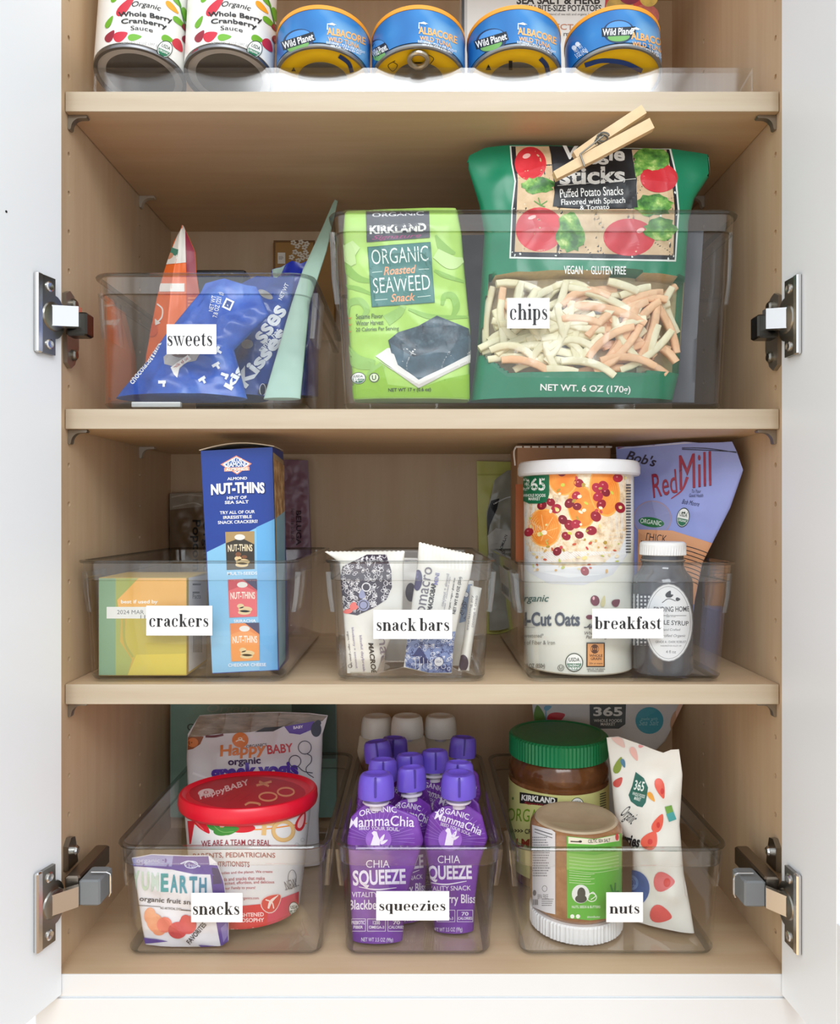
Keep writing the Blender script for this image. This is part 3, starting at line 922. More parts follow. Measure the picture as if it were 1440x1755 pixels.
for x, y, rx, ry, c in ((1062, 14, 24, 22, (205, 170, 85)), (1080, -10, 20, 18, (150, 40, 70)), (1104, 30, 26, 22, (215, 110, 95)), (1112, -4, 16, 16, (230, 195, 90)), (1060, 44, 20, 14, (215, 180, 100)), (1100, 64, 24, 16, (190, 60, 60))):
    a.add(mottle('potato_skin', [(.35, tuple(int(v * .8) for v in c)), (.6, c), (.8, tuple(min(255, int(v * 1.2)) for v in c))], 70, rough=.5), ell(x, y, rx, ry, 15))
a.done()

#@@SWEETS BIN
fl = F2 + IN
# far back of this shelf
kb = T('kraft_gift_box', 'kraft brown box with white blossoms at the back of the sweets shelf', 'box', (*[px(505, 0, 293)[0]][:1], 293, F2))
zk = px(0, 411, 293)[1] - F2
mk('carton', *box(-29, 50, 7, 25, 0, zk, 1), M((172, 128, 66), .6, nz=.12), kb)
a = Art(kb, PL((0, 7, 0), (0, -1, 0)))
a.add((120, 82, 38), frame(469, 412, 540, 520, 3)); a.add((240, 236, 226), rect(476, 433, 489, 452)); a.add((90, 80, 70), band_lines(482, 442, 8, 6, 3))
for x, y in ((510, 422), (516, 415), (522, 424), (506, 432), (514, 436), (524, 433), (519, 442), (500, 441), (529, 441), (503, 416), (511, 447), (526, 418)):
    a.add((240, 232, 215), *[ell(x + 3 * math.cos(q), y + 3 * math.sin(q), 2.3, 1.6) for q in (0, 1.3, 2.5, 3.8, 5)])
a.done()
xt0, xt1 = px(341, 0, 240)[0], px(424, 0, 240)[0]
bt = T('black_tin', 'flat-topped black box low behind the sweets bin bags', 'box', ((xt0 + xt1) / 2, 225, fl))
hw = (xt1 - xt0) / 2
mk('tin_body', *box(-hw, hw, 0, 40, 0, px(0, 470, 225)[1] - fl, 2), BLACK, bt); mk('tin_lid', *box(-hw - 1.5, hw + 1.5, -1.5, 41.5, px(0, 470, 225)[1] - fl, px(0, 463, 225)[1] - fl, 1.5), M((38, 36, 40), .3), bt)
wr = Bag('blue_wrapper', 'crumpled dark blue foil wrapper sticking up behind the mint green pouch', 'wrapper', 170, fl, [(462, 680), (462, 480), (466, 462)], [(545, 680), (548, 520), (530, 446)], top=[(482, 458), (500, 447), (515, 452)], T_=14, amp=3.5, wl=20, seed=4, mat=M((28, 48, 160), .25, nz=.2), nu=40, nv=40, tilt=2)
a = wr.art(); a.add((150, 175, 160), poly((466, 462), (482, 458), (490, 452), (482, 470), (470, 480))); a.done('wrapper_print')

ob = Bag('orange_pouch', 'pointed orange and white pouch standing in the sweets bin', 'pouch', 122, fl, [(246, 682), (250, 612), (269, 510), (281, 466), (299, 412), (312, 392)], [(372, 682), (350, 560), (337, 470), (335, 432), (317, 392)], top=[(315, 388)], T_=22, ridge=.42, pv=((0, 1), (.5, .8), (1, .2)), amp=.7, wl=40, seed=3, mat=M((238, 110, 45), .35), tilt=4)
a = ob.art()
a.add((226, 222, 214), poly((270, 455), (290, 440), (312, 386), (318, 386), (319, 450)))
a.add((140, 35, 60), poly((317, 388), (336, 430), (338, 470), (319, 468))); a.add((190, 80, 60), poly((319, 466), (338, 468), (374, 684), (318, 684)))
a.add((70, 130, 110), poly((294, 424), (306, 428), (304, 440), (292, 435))); a.add((200, 140, 110), ell(291, 439, 7, 5, 30))
a.add((245, 238, 230), stroke([(270, 521), (279, 530), (278, 544), (270, 553)], 2.5), poly((266, 546), (276, 554), (267, 558)), rect(274, 486, 316, 500))
a.add((225, 130, 90), *[rect(322, 510 + 6 * k, 342, 512.5 + 6 * k) for k in range(5)]); a.add((225, 95, 45), ell(262, 566, 9, 11)); a.done()

KB = mottle('blue_candy_film', [(.3, (24, 62, 150)), (.55, (36, 88, 188)), (.75, (78, 132, 216))], 24, rough=.25)
kr = Bag('candy_bag', 'blue candy bag leaning upright in the sweets bin against the mint pouch', 'bag', 112, fl, [(380, 684), (392, 600), (400, 520), (410, 488)], [(462, 684), (484, 590), (503, 500), (505, 470)], top=[(440, 474), (475, 476)], T_=20, amp=2.4, wl=26, seed=8, mat=mottle('dark_blue_candy_film', [(.3, (20, 50, 120)), (.6, (30, 72, 160)), (.8, (60, 105, 185))], 24, rough=.25), tilt=12, group='blue candy bags')
a = kr.art()
a.add((232, 238, 245), text('Kisses', 448, 612, 118, 26, 52, .04), text('santa hat', 461, 583, 50, 9, 48, .02), text('sses', 464, 556, 70, 22, 55, .03), text('NET WT', 486, 500, 30, 7, 65, .01)); a.add((150, 150, 150), ell(455, 505, 6, 14, 60), ell(424, 590, 10, 8)); a.add((20, 30, 60), ell(450, 668, 6, 12, -35)); a.add((230, 230, 230), ring(450, 668, 5, 10, 1)); a.done()
kl = Bag('candy_bag', 'blue candy bag slumped across the floor of the sweets bin behind its word label', 'bag', 50, fl, [(199, 683), (210, 668), (252, 622), (283, 575), (320, 530), (345, 500)], [(424, 684), (415, 650), (401, 600), (462, 540), (440, 492)], top=[(352, 486), (385, 478), (425, 490)], T_=17, pv=((0, .9), (.3, 1), (.7, .5), (1, .06)), amp=2.6, wl=30, seed=11, mat=KB, tilt=12, group='blue candy bags')
a = kl.art()
wt = (236, 240, 246)
a.add(wt, text('milk', 264, 600, 34, 13, 62, .03), text('chocolate', 240, 636, 52, 11, 52, .02)); a.add(wt, text('NET WT\n7.8 OZ (221 g)', 370, 522, 44, 19, 78, .01)); a.add(wt, fit(rc(0, 0, 1, 1), 391, 522, 16, 18, -25)); a.add((40, 70, 140), fit(rc(0, 0, 1, 1), 391, 522, 10, 12, -25))
a.add((175, 172, 172), poly((281, 612), (290, 604), (320, 602), (344, 604), (336, 618), (318, 622), (306, 634), (296, 628), (282, 624))); a.add((110, 90, 85), ell(310, 606, 16, 7)); a.add((238, 236, 232), poly((293, 630), (322, 608), (328, 616), (308, 630), (304, 648), (298, 642))); a.add((180, 50, 50), text('milk choc', 310, 622, 30, 5, 36, .01))
for x, y, an in ((370, 625, 30), (372, 600, 60), (385, 643, -20), (278, 655, 0), (346, 650, 30)):
    a.add(wt, fit(rc(0, 0, 1, 1), x, y, 13, 5, an), fit(rc(0, 0, 1, 1), x + 3, y + 3, 4, 10, an))
a.add(wt, text('kiss', 405, 640, 60, 16, 60, .04)); a.done()
kl2 = T('paper_slip', 'thin white paper slip flat on the sweets bin floor', 'paper', (*px(268, 0, 30)[:1], 26.6, fl + .2))
mk('slip', *box(-24, 22, 5, 10, 0, 5, .4), WHITE, kl2)
mt = Bag('mint_pouch', 'tall pale mint green pouch leaning over the end wall of the sweets bin', 'pouch', 58, fl, [(452, 684), (476, 602), (500, 520), (519, 463), (552, 392), (570, 350)], [(515, 684), (523, 600), (531, 520), (560, 430), (579, 345)], top=[(574, 343)], T_=3, amp=.8, wl=40, seed=6, mat=M((176, 208, 192), .35, nz=.06), tilt=30, pv=((0, .8), (.5, 1), (1, .1)))

#@@CHIPS BIN
gp = Bag('charcoal_pouch', 'wide dark grey pouch standing behind the seaweed and veggie stick bags', 'pouch', 150, fl, [(760, 690), (760, 500), (760, 404)], [(1190, 690), (1196, 560), (1206, 396)], top=[(1000, 400)], T_=10, amp=1.5, wl=50, seed=14, mat=M((92, 94, 102), .4, nz=.1), tilt=0, yaw=-32, nu=70)
sw = Bag('seaweed_pack', 'lime green pack of seaweed snacks in the chips bin', 'snack pack', 52, fl, [(607, 688), (603, 640), (600, 608), (594, 486), (588, 399)], [(804, 688), (805, 600), (806, 566), (796, 463), (791, 401), (784, 362)], top=[(592, 365), (700, 361), (782, 359)], T_=20, pv=((0, .8), (.1, 1), (.88, 1), (.95, .8), (1, .25)), pu=.22, amp=1.3, wl=34, seed=21, mat=mottle('lime_film', [(.3, (158, 205, 72)), (.55, (176, 220, 104)), (.8, (196, 232, 140))], 14, rough=.3), tilt=2)
a = sw.art()
q = lambda X, Y: (540 + X / 4.5, 330 + Y / 4.5)
qs = lambda *P: [q(*p) for p in P]
g1, g2, g3 = (140, 190, 80), (150, 196, 100), (196, 228, 150)
for pts, w_, c in (([(225, 420), (235, 560), (330, 660), (470, 690)], [6, 14, 12, 4], g1), ([(190, 720), (320, 740), (450, 790)], [3, 8, 4], g1), ([(240, 960), (260, 860), (350, 840), (400, 910), (350, 980)], [10, 12, 12, 10, 4], g2), ([(920, 600), (1000, 640), (1150, 690)], [4, 8, 4], g1), ([(930, 330), (990, 430), (1080, 470)], [3, 16, 4], g1),
                   ([(980, 870), (1000, 800), (1060, 800), (1090, 880), (1060, 960)], [5, 10, 12, 12, 6], g1), ([(550, 990), (640, 930), (690, 870)], [20, 16, 8], g2), ([(720, 900), (900, 960), (1180, 960)], [4, 9, 4], g1), ([(240, 1180), (320, 1300), (460, 1330)], [8, 22, 16], g2), ([(440, 1540), (440, 1420), (520, 1330)], [16, 20, 12], g2), ([(930, 470), (1050, 540), (1140, 520)], [18, 24, 8], g3), ([(320, 400), (260, 470), (300, 560)], [18, 26, 10], g3)):
    a.add(c, stroke(qs(*pts), w_))
a.add((140, 190, 30), poly(*qs((285, 1500), (520, 1330), (560, 1480), (800, 1510), (1000, 1440), (1185, 1400), (1188, 1600), (292, 1600))))
a.add((72, 74, 84), poly(*qs((392, 150), (880, 150), (886, 350), (400, 384))))
a.add((245, 245, 240), text('KIRKLAND', *q(640, 280), 97, 14, 3, .045)); a.add((180, 60, 130), text('Signature', *q(630, 345), 84, 9, 3, 0, .4)); a.add((215, 215, 215), text('ORGANIC', *q(640, 172), 88, 6, 2, .02))
a.add((40, 105, 95), poly(*qs((404, 420), (890, 384), (924, 850), (438, 886)))); a.add((66, 128, 122), poly(*qs((410, 426), (885, 391), (918, 845), (444, 878))))
a.add((235, 245, 240), text('ORGANIC', *q(655, 485), 97, 26, 4, -.006), text('SEAWEED', *q(668, 707), 97, 26, 4, -.006)); a.add((240, 165, 120), text('Roasted', *q(655, 600), 56, 15, 4, .015, .3), text('Snack', *q(678, 810), 42, 14, 4, .015, .3))
a.add((215, 235, 225), *[stroke(qs(*p), 1, 0) for p in (((440, 620), (520, 612)), ((800, 596), (880, 590)), ((465, 832), (560, 825)), ((790, 806), (890, 798)))])
for k, (s_, w_) in enumerate((('Sesame Flavor', 46), ('Winter Harvest', 47), ('20 Calories Per Serving', 73))):
    y = 955 + 52 * k; a.add((60, 85, 55), text(s_, q(318, 0)[0] + w_ / 2, q(0, y)[1], w_, 8.5, 2, .005)); a.add((235, 120, 60), poly(*qs((258, y + 10), (272, y + 22), (292, y + 8), (272, y + 14))))
a.add((232, 232, 228), poly(*qs((466, 1265), (560, 1200), (1195, 1230), (1190, 1300), (800, 1502)))); a.add((205, 202, 195), poly(*qs((480, 1290), (800, 1480), (1190, 1290), (1190, 1312), (800, 1508))))
nori = mottle('dark_seaweed', [(.3, (28, 42, 52)), (.5, (52, 74, 88)), (.68, (84, 108, 120)), (.76, (225, 235, 235))], 120, rough=.3)
nori2 = mottle('seaweed_face', [(.3, (44, 62, 74)), (.6, (70, 100, 116)), (.8, (100, 130, 142))], 50, rough=.3)
a.add(nori, poly(*qs((565, 1140), (640, 1080), (800, 1030), (940, 950), (1180, 1050), (1195, 1150), (900, 1230), (700, 1290), (590, 1240))))
a.add(nori2, poly(*qs((580, 1160), (640, 1200), (760, 1270), (900, 1230), (1080, 1160), (1192, 1100), (1190, 1250), (960, 1370), (800, 1445), (640, 1330))))
usda(a, *q(340, 1432), 12, 10); a.add((45, 60, 40), ell(*q(458, 1428), 8.5, 8)); a.add((225, 240, 200), ell(*q(458, 1428), 7, 6.6)); a.add((45, 60, 40), text('U', *q(458, 1428), 7, 8, 0, .03))
a.add((40, 60, 30), text('NET WT 17 g (0.6 oz)', *q(730, 1524), 73, 8, 1, .02)); a.done()

win = [(838, 481), (1172, 483), (1168, 560), (1160, 640), (1033, 648), (870, 646), (822, 610), (828, 560)]
vb = Bag('veggie_stick_bag', 'green snack bag with a clear window of sticks, pegged shut by a clothespin', 'snack bag', 62, fl, [(806, 688), (818, 600), (824, 500), (830, 400), (822, 352), (800, 280)], [(1152, 688), (1163, 640), (1173, 481), (1180, 380), (1190, 341), (1217, 300)],
         top=[(803, 268), (831, 255), (876, 250), (960, 252), (1040, 256), (1150, 257), (1216, 266)], T_=34, pv=((0, .75), (.12, 1), (.55, .9), (.85, .45), (1, .08)), pu=.45, amp=1.5, wl=46, seed=31, mat=M((18, 128, 92), .3, nz=.12), tilt=1, nu=100, nv=100, window=win, recess=19)
a = vb.art(); q = lambda X, Y: (760 + X / 2.6667, 180 + Y / 2.6667); qs = lambda *P: [q(*p) for p in P]
GD = (22, 26, 34)
a.add((225, 232, 226), poly(*qs((303, 188), (1040, 200), (1062, 300), (1078, 480), (1062, 716), (302, 702), (312, 470), (325, 350), (310, 270))))
a.add(GD, poly(*qs((310, 190), (1032, 204), (1055, 300), (1070, 480), (1056, 708), (310, 694), (318, 470), (332, 350), (316, 270))))
tan = mottle('tan_paper', [(.35, (196, 166, 128)), (.65, (222, 196, 158))], 60)
a.add(tan, poly(*qs((330, 192), (488, 190), (500, 320), (520, 470), (640, 478), (870, 476), (885, 340), (858, 206), (1018, 206), (1040, 300), (1056, 470), (1050, 688), (326, 672), (336, 470), (340, 350))))
tom = mottle('tomato_red', [(.3, (190, 30, 45)), (.7, (222, 55, 66))], 30, rough=.3); leaf = mottle('lettuce_green', [(.36, (46, 100, 40)), (.48, (84, 146, 58)), (.58, (130, 180, 82)), (.68, (200, 220, 140))], 95, rough=.4)
for sh in (ell(*q(398, 270), 27, 29), ell(*q(440, 570), 41, 38), ell(*q(985, 335), 32, 25), ell(*q(848, 606), 44, 32)):
    a.add(tom, sh)
for x, y, rx, ry in ((380, 235, 7, 4), (900, 575, 7, 4), (405, 515, 7, 3)):
    a.add((245, 190, 185), ell(*q(x, y), rx, ry, 20))


def leafy(cx, cy, rx, ry, n=24, sd=1):
    r = random.Random(sd)
    return poly(*[q(cx + rx * (1 + r.uniform(-.15, .2)) * math.cos(6.283 * k / n), cy + ry * (1 + r.uniform(-.15, .2)) * math.sin(6.283 * k / n)) for k in range(n)])


a.add(leaf, leafy(430, 370, 75, 35, sd=2)); a.add(leaf, leafy(955, 250, 80, 52, sd=3)); a.add(leaf, leafy(960, 460, 85, 48, sd=4)); a.add(leaf, leafy(580, 590, 62, 85, sd=5)); a.add(leaf, leafy(990, 570, 72, 50, sd=6)); a.add(leaf, leafy(880, 300, 30, 30, sd=7))
a.add(tom, ell(*q(985, 350), 30, 19)); a.add((80, 150, 60), *[stroke(qs((445, 460), (445 + dx, 455 + dy)), 1.6, 0) for dx, dy in ((-30, -15), (30, -15), (20, 12), (-10, -30))])
a.add(GD, poly(*qs((482, 190), (860, 206), (880, 345), (870, 476), (520, 470), (505, 380), (515, 330))))
a.add((236, 238, 236), text('Veggie', *q(685, 232), 108, 32, -2, .03), text('sticks', *q(680, 325), 112, 30, 1, .03))
a.add((40, 44, 48), poly(*qs((510, 385), (880, 345), (886, 470), (500, 466)))); a.add((232, 236, 232), stroke(qs((520, 372), (880, 340)), 1, 0))
a.add((240, 242, 240), text('Puffed Potato Snacks', *q(676, 400), 108, 15, 3, .005), text('Flavored with Spinach', *q(684, 446), 110, 13, 2, .005), text('& Tomato', *q(690, 470), 50, 8, 2, .005))
a.add((235, 240, 236), text('VEGAN  ·  GLUTEN FREE', *q(692, 757), 106, 14, -.5, .01)); a.add((240, 243, 240), text('NET WT. 6 OZ (170g)', 1003, 667, 154, 15, -1.5, .02)); a.done()
wn = Art(vb.t, HF(vb.h, base=.5, mx=8)); wn.add(FILM, poly(*win)); wn.done('clear_window')
# the sticks inside the window
lo, d = vb.t.rays(win)
sticks = []
PALE = mottle('pale_stick', [(.3, (226, 218, 176)), (.6, (240, 234, 200))], 90, rough=.7, bump=.3); ORNG = mottle('orange_stick', [(.3, (230, 176, 130)), (.6, (242, 200, 158))], 90, rough=.7, bump=.3)


def stick_mesh(L, bend, m):
    n = 7; x = np.linspace(-L / 2, L / 2, n); z = bend * (1 - (2 * x / L) ** 2)
    rings = []
    for i in range(n):
        tx = -4 * bend * 2 * x[i] / L / L; nn = np.array([-tx, 0, 1]) / math.hypot(1, tx)
        k = 3.5 * (.9 if i in (0, n - 1) else 1)
        rings.append(np.array([np.array([x[i], 0, z[i]]) + nn * b * k + np.array([0, a_ * k, 0]) for a_, b in ((-.75, -1), (.75, -1), (1, -.6), (1, .6), (.75, 1), (-.75, 1), (-1, .6), (-1, -.6))]))
    return loft(rings, True, True)


kinds = [(stick_mesh(L, b, 0)) for L, b in ((76, 6), (52, 6), (38, 3), (62, -5), (30, 1), (46, 10))]
protos = {}
rs_ = random.Random(5)
wl_, _ = (lambda o_: (np.stack([o_[:, 0], o_[:, 2]], 1), 0))(lo + (-(lo[1] + 22) / d[:, 1])[:, None] * d)
placed = []
tries = 0
while len(placed) < 110 and tries < 4000:
    tries += 1
    lay = 0 if len(placed) < 55 else 1
    X = rs_.uniform(wl_[:, 0].min() + 6, wl_[:, 0].max() - 6); Z = rs_.uniform(wl_[:, 1].min() + 5, wl_[:, 1].max() - 5)
    k = rs_.randrange(6); an = rs_.choice((rs_.uniform(-.6, .7), rs_.uniform(-.2, 1.2), rs_.uniform(1.0, 2.2)))
    L = (76, 52, 38, 62, 30, 46)[k] / 2
    c, s_ = math.cos(an), math.sin(an)
    ok = all(inside(wl_, np.array([X + c * e_ * L]), np.array([Z + s_ * e_ * L]))[0] for e_ in (-.97, .97))
    if not ok or any(l_ == lay and math.hypot(X - x_, Z - z_) < (7.5 if lay else 10) for x_, z_, l_ in placed):
        continue
    placed.append((X, Z, lay))
    hh = float(vb.h(np.array([X]), np.array([Z]))[0])
    y = -(hh - (12.5 if lay == 0 else 5.5)) + rs_.uniform(-1.2, 1.2)
    xr = (X - wl_[:, 0].min()) / (wl_[:, 0].max() - wl_[:, 0].min())
    org = rs_.random() < (.12 if xr < .45 else .5)
    P = vb.t.o + vb.t.R @ np.array([X, y, Z])
    e = (k, org)
    if e not in protos:
        o = mk('veggie_stick', *kinds[k], ORNG if org else PALE, smooth=True, angle=60); protos[e] = o
    else:
        o = protos[e].copy(); col.objects.link(o)
    o.location = Vector(P * S) + Vector((0, 0, ZC)); o.rotation_euler = (rs_.uniform(-.3, .3), -an, 0)
    o['label'] = ('orange' if org else 'pale cream') + ' puffed vegetable stick behind the clear window of the green bag'; o['category'] = 'snack stick'; o['group'] = ('orange' if org else 'pale') + ' vegetable sticks in the bag'

# clothespin on the folded top
cp = T('clothespin', 'pale wooden clothespin clipping the top of the green snack bag', 'clothespin', (*px(1033, 0, 46)[:1], 46, px(0, 247, 46)[1]))
PIN = wood('pin_wood', (222, 190, 146), (238, 212, 172), (3, 3, 3))


def pin_leg(A, B, wA, s_a, s_b, y0, y1):
    """Prong from A to B (picture points), tapered towards A, set between two depths."""
    a3 = np.array(px(*A, s_a)); b3 = np.array(px(*B, s_b)); o2 = np.array([cp.o[0], cp.o[2]]); a3 -= o2; b3 -= o2
    dd = (b3 - a3) / np.linalg.norm(b3 - a3); n_ = np.array([-dd[1], dd[0]]); L = np.linalg.norm(b3 - a3)
    pts = [a3 - n_ * wA * .35, a3 + n_ * wA * .5, a3 + dd * L * .4 + n_ * wA * .62, b3 + n_ * wA * .6, b3 - n_ * wA * .5, a3 + dd * L * .45 - n_ * wA * .5]
    V, f = prism([tuple(p) for p in pts], 'y', y0, y1)
    V[:, 1] += s_a - 46 + (V[:, 0] - a3[0]) / (b3[0] - a3[0]) * (s_b - s_a)
    return V, f


mk('prong', *pin_leg((951, 304), (1116, 215), 9.5, 38, 3, -4, 4), PIN, cp); mk('prong', *pin_leg((985, 268), (1103, 190), 8.5, 40, 9, -3, 5), PIN, cp)
th = np.linspace(0, 2 * math.pi * 3, 60)
c0 = np.array(px(1031, 240, 24)) - (cp.o[0], cp.o[2])
sp = np.stack([c0[0] + 5 * np.cos(th), np.linspace(-30, -16, 60), c0[1] + 3.5 * np.sin(th)], 1)
c1 = np.array(px(998, 276, 22)) - (cp.o[0], cp.o[2]); c2 = np.array(px(992, 251, 34)) - (cp.o[0], cp.o[2])
mk('spring', *join(tube(sp, .9, 6), tube([(c1[0] - 2, -24.5, c1[1] + 6), (c1[0] + 2, -24.5, c1[1] - 5)], .9, 6), tube([(c0[0], -30, c0[1]), (c1[0] - 2, -24.5, c1[1] + 6)], .8, 6), tube([(c0[0], -17, c0[1] + 2), (c2[0], -8, c2[1])], .9, 6)), M((120, 118, 112), .3, 1.0), cp, smooth=True)

#@@CRACKERS BIN
fl = F3 + IN
# yellow-green cracker box lying in the bin
s_ = 38
kq = F / (D + s_)
x0, x1 = (169 - 720) / kq, (320 - 720) / kq; zt = px(0, 990, s_)[1]
yb = T('cracker_box', 'short yellow and green cracker box in the crackers bin with a date sticker', 'box', ((x0 + x1) / 2, s_, fl)); hw = (x1 - x0) / 2
mk('carton', *box(-hw, hw, 0, 70, 0, zt - fl, .6), M((206, 172, 74), .4), yb)
a = Art(yb, PL((0, 0, 0), (0, -1, 0)))
a.add(mottle('green_fade', [(.3, (120, 158, 120)), (.7, (146, 178, 142))], 8), rect(169.5, 991, 198, 1157)); a.add((168, 176, 92), poly((198, 991), (236, 991), (208, 1022), (206, 1100), (226, 1130), (219, 1157), (198, 1157)))
a.add((238, 180, 92), poly((238, 991), (319, 991), (319, 1050), (204, 1050), (201, 1028))); a.add((196, 180, 76), poly((218, 1056), (319, 1050), (319, 1128), (230, 1128), (212, 1100)))
a.add((216, 196, 78), poly((234, 1122), (319, 1120), (319, 1156), (219, 1157))); a.add((172, 168, 76), stroke([(212, 1060), (214, 1100), (228, 1126)], 4))
a.add((250, 248, 240), text('best if used by', 239, 1032, 63, 8, 0, .02)); a.add((236, 236, 230), rect(183, 1040, 300, 1060)); a.add((110, 110, 112), text('2024 MAR', 224, 1049, 46, 7, 0, 0), text('11', 245, 1057, 8, 6))
a.done()
b = Art(yb, PL((hw, 0, 0), (1, 0, 0)))
b.add((238, 236, 228), poly((323, 990), (354, 985), (354, 1130), (323, 1152))); b.add((90, 90, 92), rect(330, 1000, 344, 1003), rect(330, 1014, 342, 1017), *[rect(331 + 2 * k, 1062, 332 + 2 * k, 1118) for k in range(8)])
b.add((110, 110, 110), text('Facts', 337, 1022, 14, 8, 0, .02)); b.done('side_print')

# tall blue cracker carton, leaning a little
nb = T('cracker_carton', 'tall blue cracker carton with its top flap open, standing in the crackers bin', 'carton', (px(420, 0, 46)[0], 46, fl + 2), np.array([[math.cos(.053), 0, -math.sin(.053)], [0, 1, 0], [math.sin(.053), 0, math.cos(.053)]]))
lo, d = nb.rays([(364, 1156), (478, 1150), (344, 771), (467, 768)]); P = lo + (-lo[1] / d[:, 1])[:, None] * d
bw0, bw1, hz = P[0, 0], P[1, 0], (P[2, 2] + P[3, 2]) / 2
tw0, tw1 = P[2, 0], P[3, 0]
dep = 58
V = np.array([(bw0, 0, 0), (bw1, 0, 0), (bw1, dep, 0), (bw0, dep, 0), (tw0, 0, hz), (tw1, 0, hz), (tw1, dep, hz), (tw0, dep, hz)])
mk('carton', V, [(3, 2, 1, 0), (0, 1, 5, 4), (1, 2, 6, 5), (2, 3, 7, 6), (3, 0, 4, 7)], M((28, 62, 150), .35), nb)
th = np.linspace(0, 1, 12)
prof = [(tw0 - 1 + (tw1 - tw0 + 3) * t, hz + 1.0 + 5 * math.sin(math.pi * t)) for t in th]
V, f = prism(prof + [(p, q_ - .9) for p, q_ in reversed(prof)], 'y', -1.5, dep * .8)
mk('top_flap', V, f, M((196, 182, 160), .5), nb, smooth=False)
a = Art(nb, PL((0, 0, 0), (0, -1, 0))); q = lambda X, Y: (100 + X / 3.13, 720 + Y / 3.13); qs = lambda *P: [q(*p) for p in P]
a.add((136, 196, 232), poly(*qs((797, 708), (1160, 530), (1178, 1338), (826, 1356)))); a.add((104, 176, 228), poly(*qs((1062, 575), (1160, 530), (1178, 1338), (1080, 1345))))
a.add((235, 150, 120), poly(*qs((870, 238), (955, 190), (1038, 234), (960, 292)))); a.add((226, 234, 242), poly(*qs((880, 238), (955, 196), (1028, 234), (960, 286)))); a.add((38, 92, 170), poly(*qs((892, 238), (955, 203), (1016, 234), (960, 278))))
a.add((240, 244, 250), text('BLUE', *q(958, 216), 18, 6, 2, .03), text('DIAMOND', *q(956, 238), 40, 8, 2, .03)); a.add((238, 170, 140), poly(*qs((890, 256), (1026, 250), (1026, 270), (890, 276)))); a.add((250, 240, 235), text('ALMONDS', *q(958, 263), 38, 5, 2, .03))
W_ = (242, 244, 248)
a.add(W_, text('ALMOND', *q(960, 313), 34, 5, 2, .03)); a.add((18, 38, 100), text('NUT-THINS', *q(965, 366), 94, 20, 2, .06, 0, 2)); a.add(W_, text('NUT-THINS', *q(963, 363), 92, 19, 2, .045, 0, 2))
a.add(W_, text('HINT OF', *q(958, 416), 34, 5.4, 2, .025), text('SEA SALT', *q(958, 440), 41, 5.4, 2, .025), text('TRY ALL OF OUR', *q(961, 494), 60, 5.4, 2, .02), text('IRRESISTIBLE', *q(962, 520), 49, 5.4, 2, .02), text('SNACK CRACKERS!', *q(963, 546), 68, 5.4, 2, .02))
for Y, c0, c1, nm in ((700, (176, 146, 96), (58, 52, 44), 'MULTI-SEEDS'), (955, (200, 60, 70), (228, 96, 100), 'SRIRACHA'), (1190, (230, 130, 50), (238, 150, 74), 'CHEDDAR CHEESE')):
    o = {700: 0, 955: 14, 1190: 26}[Y]
    a.add(c0, poly(*qs((896 + o, Y - 100), (1052 + o, Y - 104), (1054 + o, Y + 98), (904 + o, Y + 104)))); a.add(c1, poly(*qs((900 + o, Y - 40), (980 + o, Y - 70), (1052 + o, Y - 34), (1054 + o, Y + 98), (904 + o, Y + 104))))
    if Y > 900:
        a.add((58, 44, 84), poly(*qs((975 + o, Y - 103), (1052 + o, Y - 104), (1054 + o, Y - 42))))
    a.add((232, 228, 220), ell(*q(974 + o, Y - 72), 9, 5)); a.add((244, 226, 190) if Y < 900 else (250, 236, 220), text('NUT-THINS', *q(976 + o, Y - 16), 42, 12, 1, .02, 0, 1))
    a.add((226, 200, 150), ell(*q(990 + o, Y + 60), 12, 5), ell(*q(985 + o, Y + 76), 11, 4), ell(*q(965 + o, Y + 42), 6, 4)); a.add((130, 84, 56), ell(*q(966 + o, Y + 20), 5, 4), ell(*q(998 + o, Y + 34), 5, 3)) if Y < 900 else None
    a.add((240, 246, 250), text(nm, *q(988 + o, Y + 122), 14 * len(nm) / 3.13 + 2, 5.5, 1, .02))
a.done()
b = Art(nb, PL(((bw1 + tw1) / 2, 0, 0), (1, 0, (bw1 - tw1) / hz)), .04)
q = lambda X, Y: (100 + X / 3.13, 720 + Y / 3.13)
b.add((150, 128, 96), poly((468, 775), (486, 790), (489, 1130), (478, 1145)))
b.add(mottle('nut_photo', [(.3, (96, 66, 40)), (.5, (160, 120, 78)), (.7, (210, 176, 130))], 90), poly((468, 785), (487, 798), (488, 880), (473, 890))); b.add((120, 160, 175), poly((473, 888), (488, 876), (489, 1130), (478, 1145))); b.done('side_print')

BK = 292
pc = Bag('popcorn_bag', 'dark brown see-through-topped bag with vertical lettering behind the crackers bin', 'bag', 306, F3 + .2, [(291, 1110), (291, 980), (291, 845)], [(410, 1110), (410, 980), (408, 843)], T_=5, amp=1.2, wl=24, seed=40, mat=M((120, 98, 74), .35, nz=.2), tilt=0)
a = pc.art(); a.add((158, 146, 130), poly((290, 846), (348, 842), (348, 868), (290, 874))); a.add((30, 26, 24), text('Popcorn', 335, 935, 88, 18, -90, .02), text('Organic', 352, 935, 88, 12, -90, .01)); a.add((190, 182, 168), stroke([(294, 852), (320, 848), (346, 850)], 2.5), stroke([(296, 869), (330, 862), (346, 866)], 2)); a.done()
pu_ = Bag('purple_bag', 'crinkled mauve bag with vertical lettering behind the tall blue carton', 'bag', 306, F3 + .2, [(478, 1110), (476, 950), (470, 787)], [(536, 1110), (534, 950), (528, 789)], T_=5, amp=1.8, wl=18, seed=41, mat=M((140, 104, 122), .3, nz=.2), tilt=0)
